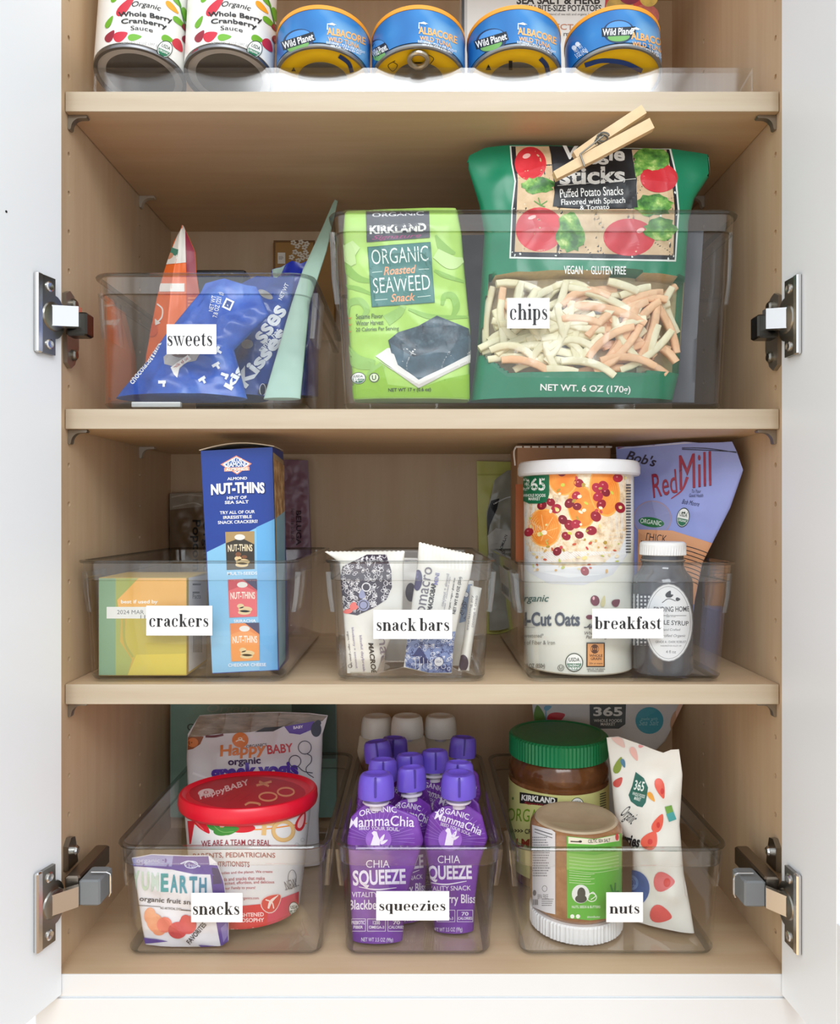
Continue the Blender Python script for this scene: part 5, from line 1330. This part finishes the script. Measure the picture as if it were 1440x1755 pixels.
a.add((236, 200, 196), drop(*q(1000, 445), 40, 28, 40)); a.add((214, 62, 60), drop(*q(1000, 445), 37, 25, 40)); a.add((246, 222, 214), stroke(qs((980, 480), (995, 440), (1035, 405)), [3, 5, 1]), stroke(qs((965, 430), (1000, 445), (1010, 480)), 2))
a.add((250, 226, 226), text('ENLIGHTENED', *q(860, 515), 58, 7, 2, .02), text('PHILOSOPHY', *q(862, 545), 58, 7, 1, .02), text('Encourages\nSelf-feeding', *q(938, 598), 28, 9, 3, .01), text('Made with\nOrganic', *q(820, 612), 28, 12, 0, .01)); usda(a, *q(1122, 485), 9, 13, 6); a.add((110, 110, 120), ring(*q(1112, 310), 7, 14, .8), text('NEW', *q(1105, 345), 20, 16, 16), stroke(qs((1072, 376), (1150, 350)), 1, 0)); a.add((244, 200, 210), text('55mg 1.0oz', *q(1110, 575), 18, 5, 16)); a.done()
ym = Bag('fruit_snack_pouch', 'small white and purple pouch of fruit snacks standing at the front of the snacks bin', 'pouch', 37, fl, [(250, 1618), (244, 1590), (237, 1540), (230, 1490), (226, 1470)], [(380, 1636), (392, 1612), (392, 1570), (384, 1510), (372, 1478), (358, 1466)], top=[(260, 1464), (320, 1466)], bot=[(300, 1622), (340, 1630)], T_=7, back=.6, pv=((0, .25), (.2, 1), (.8, .9), (1, .08)), pu=.55, amp=1.3, wl=34, seed=85, mat=M((232, 230, 236), .28, nz=.04), tilt=0)
a = ym.art(); PU = (88, 64, 150)
a.add(PU, poly(*qs((172, 180), (645, 180), (660, 290), (560, 288), (440, 262), (200, 240)))); a.add((150, 150, 200), poly(*qs((172, 180), (450, 180), (440, 245), (200, 238)))); a.add(PU, poly(*qs((650, 235), (700, 240), (735, 350), (745, 400), (770, 620), (772, 650), (722, 716), (715, 690), (690, 560), (665, 350)))); a.add((60, 46, 96), poly(*qs((665, 250), (705, 258), (722, 340), (672, 345)))); a.add((130, 116, 176), poly(*qs((715, 590), (745, 560), (760, 620), (730, 670))))
a.add((210, 214, 236), ring(*q(550, 235), 11, 6, 1.5), stroke(qs((490, 230), (540, 215), (600, 245)), 2), text('~ fruit ~', *q(555, 240), 26, 7, -6)); a.add((196, 200, 222), text('organic', *q(310, 215), 40, 9, 0))
for i, ch in enumerate('YUMEARTH'):
    c = ((190, 214, 192), (200, 220, 200), (196, 214, 204), (52, 150, 154), (50, 150, 168), (44, 150, 172), (44, 140, 166), (40, 128, 158))[i]
    a.add(c, text(ch, *q(240 + 53.5 * i, 322 + 4.5 * i), 13, 33 - i * .6, 0, .035))
a.add((54, 60, 76), text('organic fruit snacks', *q(445, 440), 112, 11, -4, .015)); a.add((60, 60, 70), stroke(qs((240, 460), (380, 470)), 1, 0), stroke(qs((495, 486), (560, 492)), 1.6, 0), text('NO ARTIFICIAL DYES', *q(437, 480), 36, 4, -3, .01))
GM = mottle('gummy_red', [(.3, (196, 50, 66)), (.7, (226, 92, 92))], 40, rough=.3); GO = mottle('gummy_peach', [(.3, (226, 130, 90)), (.7, (240, 176, 140))], 40, rough=.3)
a.add(GO, ell(*q(350, 560), 14, 18, 30), ell(*q(320, 520), 10, 14), ell(*q(370, 600), 11, 9)); a.add((232, 120, 104), ell(*q(400, 570), 13, 13)); a.add(GM, ell(*q(475, 600), 16, 14), ell(*q(530, 570), 15, 16, 20), ell(*q(520, 540), 9, 8))
a.add((44, 44, 54), text('FAVORITES', *q(580, 615), 44, 9, 50, .02)); a.add(PU, poly(*qs((275, 640), (360, 650), (420, 662), (280, 676))), poly(*qs((590, 680), (720, 690), (715, 722), (620, 705)))); a.done()

#@@SQUEEZE POUCHES
CAPM = M((108, 84, 206), .32, nz=.08); NECK = M((214, 206, 222), .3)
PUR = mottle('purple_film', [(.3, (84, 34, 128)), (.55, (116, 56, 164)), (.78, (150, 96, 196))], 20, rough=.28)
COW = mottle('beige_pouch_film', [(.34, (126, 84, 58)), (.42, (206, 188, 160)), (.6, (226, 212, 188)), (.7, (204, 100, 54))], 16, rough=.35, detail=1)
capV = lathe([(12, 0), (17.2, .6), (17.6, 5), (17, 14), (16, 20), (14, 22.6), (11, 23.2), (9, 21.5), (5, 20.5), (.01, 20.5)], 40, cap1=False, sy=.92)


def spouted(name, label, s0, cx, cy, zcap, body, art_fn, group, capmat, tilt, white=False, yaw=0, T_=9):
    L, Rr, tp = body
    b_ = Bag(name, label, 'squeeze pouch', s0, fl, L, Rr, top=tp, T_=T_, pv=((0, .9), (.15, 1), (.6, .9), (.85, .5), (1, .35)), pu=.55, amp=.9, wl=26, seed=int(cx), mat=PUR if not white else COW, tilt=tilt, group=group, nu=44, nv=56)
    if art_fn:
        a = b_.art(); art_fn(a); a.done()
    lo, d = b_.t.rays([(cx, cy + 19)]); p = lo + (-lo[1] / d[:, 1])[:, None] * d; x, z = p[0, 0], p[0, 2]
    V, f = capV; V = V * ((1.12, 1.12, 1.1) if white else (1, 1, 1)) + (x, 0, z - (9 if white else 3))
    n_ = mk('spout', *join(*[(lambda W, g: (W + (x, 0, z), g))(*lathe(pr_, 32)) for pr_ in ([(7, -14), (7, 2), (6, 2)], [(10.5, -3.5), (11, -3), (11, -1.2), (10, -1)], [(12, -8.5), (12.5, -8), (12.5, -6.2), (11.5, -6)])]), NECK, b_.t, smooth=True, angle=30)
    c_ = mk('cap', V, f, capmat, b_.t, smooth=True, angle=30)
    mk('cap_groove', *box(x - 1, x + 1, -17, -14.6, z + 1.5, z + 20, .3), M((70, 50, 150), .4), c_) if not white else None
    return b_


q = lambda X, Y: (540 + X / 3.5829, 1190 + Y / 3.5829); qs = lambda *P: [q(*p) for p in P]
WT = (226, 218, 236)


def rays_(a, cx, cy, n, r0, r1, c):
    a.add(c, *[stroke([(cx + r0 * math.cos(t), cy + r0 * math.sin(t) * .9), (cx + r1 * math.cos(t + .12), cy + r1 * math.sin(t + .12) * .9)], [.4, 1.2], 0) for t in np.linspace(math.pi * 1.02, math.pi * 1.98, n)])


def art_left(a):
    a.add(mottle('purple_glow', [(.3, (126, 66, 176)), (.7, (168, 116, 212))], 14, rough=.3), ell(*q(390, 890), 22, 20)); rays_(a, *q(390, 900), 22, 14, 62, (150, 104, 196))
    a.add(WT, text('ORGANIC', *q(385, 708), 64, 10, 6, .01, 0, 4), text('MammaChia', *q(408, 776), 112, 18, 1, .01, .05, 3), text('SEED YOUR SOUL.', *q(395, 822), 70, 6, -2, .005, 0, 1))
    a.add(WT, poly(*qs((340, 928), (360, 868), (348, 850), (362, 838), (380, 842), (388, 870), (402, 900), (396, 928))), drop(*q(415, 880), 14, 5, 60), drop(*q(425, 905), 14, 5, 30), stroke(qs((402, 915), (412, 890), (418, 868)), 1))
    a.add(WT, text('CHIA', *q(386, 1040), 40, 13, 0, .0), text('SQUEEZE', *q(395, 1130), 90, 31, 2, .03), stroke(qs((270, 1180), (380, 1198), (500, 1186)), [1, 2.5, 1]), text('VITALITY SNACK', *q(375, 1228), 82, 9, 0, .005), text('Blackberry Bliss', *q(385, 1300), 96, 22, 0, .015))
    for x0, x1, t1, t2 in ((222, 312, 'PREBIOTIC', 'FIBER'), (322, 434, '1200', 'OMEGA-3'), (446, 552, '70', 'CALORIES')):
        a.add(WT, frame(*q(x0, 1376), *q(x1, 1454), .8), text(t1, *q((x0 + x1) / 2, 1400), 12 if len(t1) < 5 else 22, 6.5, 0, .02), text(t2, *q((x0 + x1) / 2, 1428), 26 if len(t2) > 5 else 16, 5, 0, .02))
    a.add(WT, text('NET WT 3.5 OZ (99g)', *q(382, 1508), 54, 9, -1, .01))


def art_right(a):
    a.add(mottle('purple_glow', [(.3, (126, 66, 176)), (.7, (168, 116, 212))], 14, rough=.3), ell(*q(830, 890), 20, 20)); rays_(a, *q(840, 900), 20, 14, 58, (150, 104, 196))
    a.add(WT, text('ORGANIC', *q(840, 722), 62, 10, -12, .01, 0, 3), text('MammaChia', *q(884, 786), 84, 14, -20, .01, .05, 2), text('SEED YOUR SOUL.', *q(866, 824), 56, 5.5, -20, .005, 0, 1))
    a.add(WT, poly(*qs((796, 926), (812, 850), (800, 836), (815, 818), (830, 826), (836, 850), (852, 890), (846, 926))), drop(*q(858, 858), 13, 5, 60), drop(*q(866, 880), 12, 4, 30))
    a.add(WT, text('CHIA', *q(822, 1012), 38, 13, 0, .0), text('SQUEEZE', *q(812, 1100), 84, 29, 1, .03), stroke(qs((690, 1150), (800, 1166), (930, 1146)), [1, 2.5, 1]), text('VITALITY SNACK', *q(812, 1190), 80, 8, 1, .005), text('Blackberry Bliss', *q(820, 1262), 92, 20, 0, .015))
    for x0, x1, t1, t2 in ((750, 860, '1200', 'OMEGA-3'), (872, 968, '70', 'CALORIES')):
        a.add(WT, frame(*q(x0, 1322), *q(x1, 1396), .8), text(t1, *q((x0 + x1) / 2, 1346), 12, 6.5, 0, .02), text(t2, *q((x0 + x1) / 2, 1374), 24, 5, 0, .02))
    a.add(WT, text('NET WT 3.5 OZ (99g)', *q(815, 1446), 50, 9, 1, .01))


def art_back(a):
    pass


gname = 'purple squeeze pouches'
bl = ([(604, 1622), (602, 1560), (600, 1500), (595, 1440), (602, 1400), (622, 1380)], [(690, 1622), (694, 1560), (706, 1500), (726, 1440), (716, 1400), (672, 1380)], [(634, 1376), (648, 1374), (660, 1376)])
spouted('squeeze_pouch', 'purple squeeze pouch at the front of the bin, beside the snacks bin', 47, 645, 1342, 0, bl, art_left, gname, CAPM, 3)
br = ([(744, 1602), (742, 1540), (734, 1480), (726, 1440), (736, 1396), (760, 1382)], [(812, 1602), (814, 1540), (822, 1480), (836, 1436), (826, 1396), (806, 1382)], [(775, 1378), (790, 1378), (800, 1379)])
pr_ = spouted('squeeze_pouch', 'purple squeeze pouch at the front of the bin, beside the nuts bin', 66, 786, 1340, 0, br, art_right, gname, CAPM, 0)


def copy_tree(t, dx, dy, dz, rz, label, ry=0):
    r_ = t.copy(); col.objects.link(r_); r_.location = t.location + Vector((dx * S, dy * S, dz * S)); r_.rotation_euler = (t.rotation_euler[0], ry, rz); r_['label'] = label; r_.scale = (.88, .62, 1)
    for c in t.children:
        c2 = c.copy(); col.objects.link(c2); c2.parent = r_
        for g in c.children:
            g2 = g.copy(); col.objects.link(g2); g2.parent = c2
    return r_


bx, by = px(786, 0, 66)[0], 66
for X, Y, s_, rz, lab in ((707, 1343, 82, .35, 'purple squeeze pouch with a tilted cap between the two front pouches'), (788, 1310, 100, -.2, 'purple squeeze pouch directly behind the front pouch nearest the nuts bin, its cap top hollow'), (657, 1305, 108, .1, 'purple squeeze pouch behind the front pouch nearest the snacks bin'), (703, 1309, 124, .2, 'purple squeeze pouch with a broad cap in the middle of the second row'),
                          (746, 1293, 138, .1, 'purple squeeze pouch with a shaded cap in the centre of the bin'), (675, 1279, 158, .0, 'purple squeeze pouch by the bin wall facing the tub, its spout ring showing'), (677, 1269, 186, -.1, 'purple squeeze pouch in front of the middle white cap'), (777, 1274, 172, .15, 'purple squeeze pouch in front of the white cap nearest the nuts bin')):
    x, z = px(X, Y, s_); x0_, z0_ = px(786, 1340, 66)
    copy_tree(pr_.t.e, x - x0_, s_ - by, 4.6 if X in (675, 777) else 0, rz, lab, -.12 if X == 675 else .08 if X == 777 else 0)
CAPW = M((232, 230, 222), .35)
for i, (X, s_, lab) in enumerate(((646, 258, 'beige squeeze pouch with a white cap at the back, nearest the snacks bin'), (698, 236, 'beige squeeze pouch with a white cap at the back, the middle of three'), (755, 246, 'beige squeeze pouch with a white cap at the back, nearest the nuts bin'))):
    zz = 0
    yt = 1241
    bw = ([(X - 11, 1450), (X - 14, 1360), (X - 34, 1288), (X - 30, 1262)], [(X + 15, 1450), (X + 18, 1360), (X + 34, 1288), (X + 30, 1262)], [(X - 14, 1250), (X, 1248), (X + 14, 1250)])
    spouted('white_capped_pouch', lab, s_, X, 1230, 0, bw, None, 'white capped squeeze pouches', CAPW, 0, True, T_=5)

#@@NUTS BIN
fb = Bag('grey_snack_bag', 'pale grey bag with a dark badge and turquoise round seal, behind the green-lidded jar', 'bag', 266, fl, [(930, 1400), (922, 1300), (912, 1205)], [(1090, 1400), (1100, 1310), (1140, 1270), (1172, 1205)], T_=8, amp=1.4, wl=50, seed=95, mat=M((208, 210, 214), .4, nz=.06), tilt=0)
a = fb.art(); q = lambda X, Y: (840 + X / 3.1304, 1190 + Y / 3.1304); qs = lambda *P: [q(*p) for p in P]
a.add((62, 72, 76), poly(*qs((534, 40), (730, 40), (726, 160), (690, 184), (560, 184), (536, 160)))); a.add((226, 230, 230), text('365', *q(632, 92), 50, 16, 0, .03), text('WHOLE FOODS\nMARKET', *q(632, 150), 48, 11, 0, .01)); a.add((64, 160, 184), ell(*q(855, 140), 24, 23)); a.add((150, 206, 216), text('made with', *q(855, 130), 28, 5, 0), text('Sea Salt', *q(852, 152), 34, 9, 0, 0, .3))
a.add((196, 52, 66), drop(*q(355, 125), 32, 19, 20)); a.add((96, 140, 60), drop(*q(262, 110), 34, 18, 100)); a.add((110, 170, 206), stroke(qs((300, 60), (298, 180)), 2, 0), drop(*q(310, 72), 14, 8, 20)); a.add((200, 160, 130), ell(*q(1000, 140), 10, 20, -15)); a.add((226, 190, 170), ell(*q(1016, 90), 6, 14, -10)); a.done()
js, jR = 187, 55
aj = T('nut_butter_jar', 'large jar of brown nut butter with a ribbed green lid and pale yellow label', 'jar', (px(957, 0, js)[0], js, fl))
zl0 = px(0, 1318, js - jR)[1] - fl; zl1 = px(0, 1280, js - jR)[1] - fl
aR = 56
NUT = mottle('nut_butter', [(.3, (88, 52, 28)), (.6, (114, 72, 42)), (.75, (150, 104, 66))], 40, rough=.12)
pr = [(aR - 3, 0), (aR, 3), (aR, zl0 - 26), (aR - 1.5, zl0 - 24), (aR - 1.5, zl0 - 22), (aR, zl0 - 19), (aR - .5, zl0 - 11), (aR - 5, zl0 - 2), (aR - 6, zl0)]
mk('jar_glass', *lathe(pr, 128), NUT, aj, smooth=True)
V, f = lathe([(aR - 2, zl0), (aR - 1, zl0 + .5), (aR - 1, zl1 - 2), (aR - 3, zl1), (aR - 6, zl1 + .2), (aR - 8, zl1 - .8), (.01, zl1 - .8)], 160, cap1=False); rr = 1 + .01 * np.sign(np.cos(np.arctan2(V[:, 1], V[:, 0]) * 80)) * ((V[:, 2] < zl1 - 1) & (V[:, 2] > zl0 + .2)); V[:, 0] *= rr; V[:, 1] *= rr
mk('lid', V, f, M((22, 132, 80), .35), aj)
mk('paper_label', *lathe([(aR + .1, 12), (aR + .3, 12), (aR + .3, zl0 - 28), (aR + .1, zl0 - 28)], 128), M((214, 214, 142), .4, nz=.05), aj, smooth=True)
a = Art(aj, LA([(aR + .3, 0), (aR + .3, 300)]))
a.add((30, 28, 26), poly(*qs((160, 524), (362, 556), (360, 606), (160, 584)))); a.add((240, 240, 236), text('KIRKLAND', *q(260, 562), 58, 10, -6, .04)); a.add((190, 50, 60), text('Signature', *q(255, 590), 48, 5, -6, 0, .4)); usda(a, *q(468, 588), 11, 11, 0); a.add((70, 90, 40), ring(*q(400, 592), 5, 5, 1))
a.add((120, 160, 40), text('ORGANIC', *q(225, 650), 84, 22, -3, .0)); a.add((60, 52, 40), text('>>>> CREAMY', *q(205, 735), 56, 8, -3, .02)); a.add((150, 60, 40), text('ALMOND', *q(225, 800), 84, 15, -3, .04)); a.add((70, 66, 54), *[stroke(qs((588, 536 + 13 * k), (620, 526 + 13 * k)), 1.6, 0) for k in range(8)]); a.add((96, 130, 60), ell(*q(125, 558), 1.6, 2.6)); a.done()
ks, kR = 82, 45.5
ij = T('upturned_jar', 'jar of almond butter stored upside down on its white ribbed lid', 'jar', (px(987, 0, ks)[0], ks, fl))
h0 = px(0, 1592, ks - kR)[1] - fl; h1 = px(0, 1434, ks - kR)[1] - fl
V, f = lathe([(kR - 2, 0), (kR, 1), (kR, h0 - 1), (kR - 1, h0 + 1), (kR - 6, h0 + 1.5)], 160); rr = 1 + .01 * np.sign(np.cos(np.arctan2(V[:, 1], V[:, 0]) * 70)) * ((V[:, 2] < h0 - .5) & (V[:, 2] > .5)); V[:, 0] *= rr; V[:, 1] *= rr
mk('lid', V, f, M((236, 236, 236), .4), ij)
BUT = mottle('almond_butter', [(.3, (138, 96, 66)), (.6, (164, 120, 84)), (.75, (190, 150, 112))], 60, rough=.1)
kp = [(kR - 5, h0 + 1), (kR - 1, h0 + 6), (kR, h0 + 12), (kR, h1 - 10), (kR - 1, h1 - 4), (kR - 5, h1)]
mk('jar_glass', *lathe(kp, 128), BUT, ij, smooth=True, angle=60)
mk('jar_base', *lathe([(kR - 4.5, h1), (kR - 6, h1 + 1.6), (kR - 12, h1 + 1.8), (kR - 14, h1 + .6), (.01, h1 + .9)], 96, cap1=False), M((186, 166, 138), .15, nz=.15), ij, smooth=True)
a = Art(ij, LA([(kR, 0), (kR, 300)]))
a.add((224, 224, 228), poly(*qs((226, 700), (260, 708), (330, 726), (350, 740), (350, 1180), (300, 1170), (228, 1140)))); a.add((90, 90, 94), stroke(qs((240, 722), (290, 738), (335, 752)), 1.6), stroke(qs((240, 738), (290, 755), (335, 770)), 1.2)); a.add((140, 140, 146), band_lines(*q(275, 870), 32, 70, 16)); a.add((120, 120, 124), ring(*q(294, 1042), 4, 5, .9), text('BPA FREE', *q(285, 1085), 18, 8), ell(*q(240, 1065), 3, 5), barcode(*q(230, 1100), *q(262, 1130), 6), band_lines(*q(310, 1115), 20, 14, 4))
a.add((96, 176, 64), poly(*qs((412, 760), (560, 775), (705, 745), (706, 1180), (640, 1200), (540, 1212), (414, 1200)))); a.add((132, 196, 92), poly(*qs((412, 850), (560, 862), (705, 840), (706, 930), (560, 945), (412, 940)))); a.add((232, 226, 206), poly(*qs((420, 764), (560, 778), (692, 750), (692, 786), (560, 806), (420, 800)))); a.add((60, 50, 44), stroke(qs((432, 788), (470, 790), (492, 789)), 2), ell(*q(484, 789), 3, 2), text('CELTIC SEA SALT', *q(585, 785), 38, 6, 3, .02)); a.add((206, 60, 60), ell(*q(680, 765), 3, 6))
a.add((196, 226, 170), *[stroke(qs((425, 872 + 18 * k), (560, 884 + 18 * k), (690, 864 + 18 * k)), .8) for k in range(5)], *[stroke(qs((425, 956 + 13 * k), (520, 964 + 13 * k), (560 - 20 * k % 40, 962 + 13 * k)), .9) for k in range(5)])
a.add((226, 230, 226), ell(*q(486, 1070), 15, 16)); a.add((70, 74, 70), ell(*q(490, 1066), 7, 10), ell(*q(488, 1096), 10, 7)); a.add((236, 244, 230), ring(*q(545, 1088), 8, 7, 1.5), stroke(qs((525, 1080), (550, 1060), (565, 1080), (540, 1100)), 1.4), text('NUTS, SEEDS & BUTTERS', *q(515, 1140), 48, 5, 0, .01), ell(*q(442, 1190), 3.6, 3.6), ell(*q(472, 1190), 3.6, 3.6), text('almondbutter', *q(555, 1192), 22, 4)); a.add((40, 130, 60), stroke(qs((645, 1020), (660, 1060), (690, 1055)), 3), stroke(qs((670, 1010), (668, 1060)), 3)); a.done()
be = Bag('berries_pouch', 'white pouch printed with red seeds and a dark green badge beside the upturned jar', 'pouch', 69, fl, [(1084, 1600), (1084, 1540), (1084, 1452), (1070, 1434), (1054, 1400), (1048, 1330), (1040, 1264)], [(1190, 1612), (1184, 1560), (1172, 1497), (1165, 1414), (1170, 1327), (1164, 1284)], top=[(1060, 1262), (1082, 1270), (1105, 1278), (1120, 1284), (1137, 1290), (1150, 1285)], bot=[(1100, 1610), (1140, 1618), (1170, 1622)],
         T_=13, pv=((0, .5), (.2, 1), (.75, .7), (.9, .25), (1, .05)), pu=.6, amp=1.6, wl=46, seed=97, mat=M((232, 230, 222), .4, nz=.04), tilt=7, yaw=-25)
a = be.art(); DG = (26, 98, 84)
a.add(DG, poly(*qs((782, 416), (826, 450), (848, 500), (836, 580), (818, 606), (790, 600), (756, 574), (744, 540), (764, 490)))); a.add((226, 236, 230), text('365', *q(802, 490), 17, 17, -12, .02), text('WHOLE FOODS\nMARKET', *q(795, 550), 22, 13, -16, .01)); a.add((50, 56, 60), text('Organic', *q(744, 655), 26, 30, -42, .0, .2)); a.add((32, 34, 38), text('Berries', *q(735, 778), 46, 20, -12, .035))
CO = (232, 96, 76)
for x, y, l, w_, an, c in ((915, 505, 36, 15, -72, CO), (903, 690, 34, 16, 65, CO), (860, 782, 34, 26, 60, CO), (935, 1005, 36, 32, 0, (222, 110, 112)), (918, 1180, 38, 28, -15, (226, 92, 90)), (760, 1280, 36, 20, -35, (222, 80, 90)), (690, 470, 20, 12, 50, (200, 80, 70)), (866, 550, 20, 8, -55, (236, 166, 60)), (690, 380, 30, 12, 70, (130, 150, 50)), (716, 370, 16, 7, -70, (70, 120, 150)), (775, 320, 26, 10, -65, (232, 180, 170)), (690, 245, 34, 14, -50, (226, 190, 182)), (815, 275, 12, 6, 20, (226, 150, 150))):
    a.add(c, drop(*q(x, y), l, w_, an))
a.add((210, 56, 50), ell(*q(925, 520), 3, 5), ell(*q(902, 700), 3, 5), ell(*q(860, 790), 4, 5), ell(*q(950, 1010), 6, 8)); a.add((64, 96, 160), ell(*q(770, 1040), 28, 31)); a.add((104, 140, 196), ell(*q(755, 1010), 14, 14)); a.add((110, 160, 60), fit(rc(0, 0, 1, 1), *q(962, 622), 12, 16, 15)); a.add((70, 160, 160), fit(rc(0, 0, 1, 1), *q(972, 655), 13, 14, 20)); a.add((226, 222, 216), stroke(qs((1040, 1000), (1050, 1080)), 3, 0)); a.done()
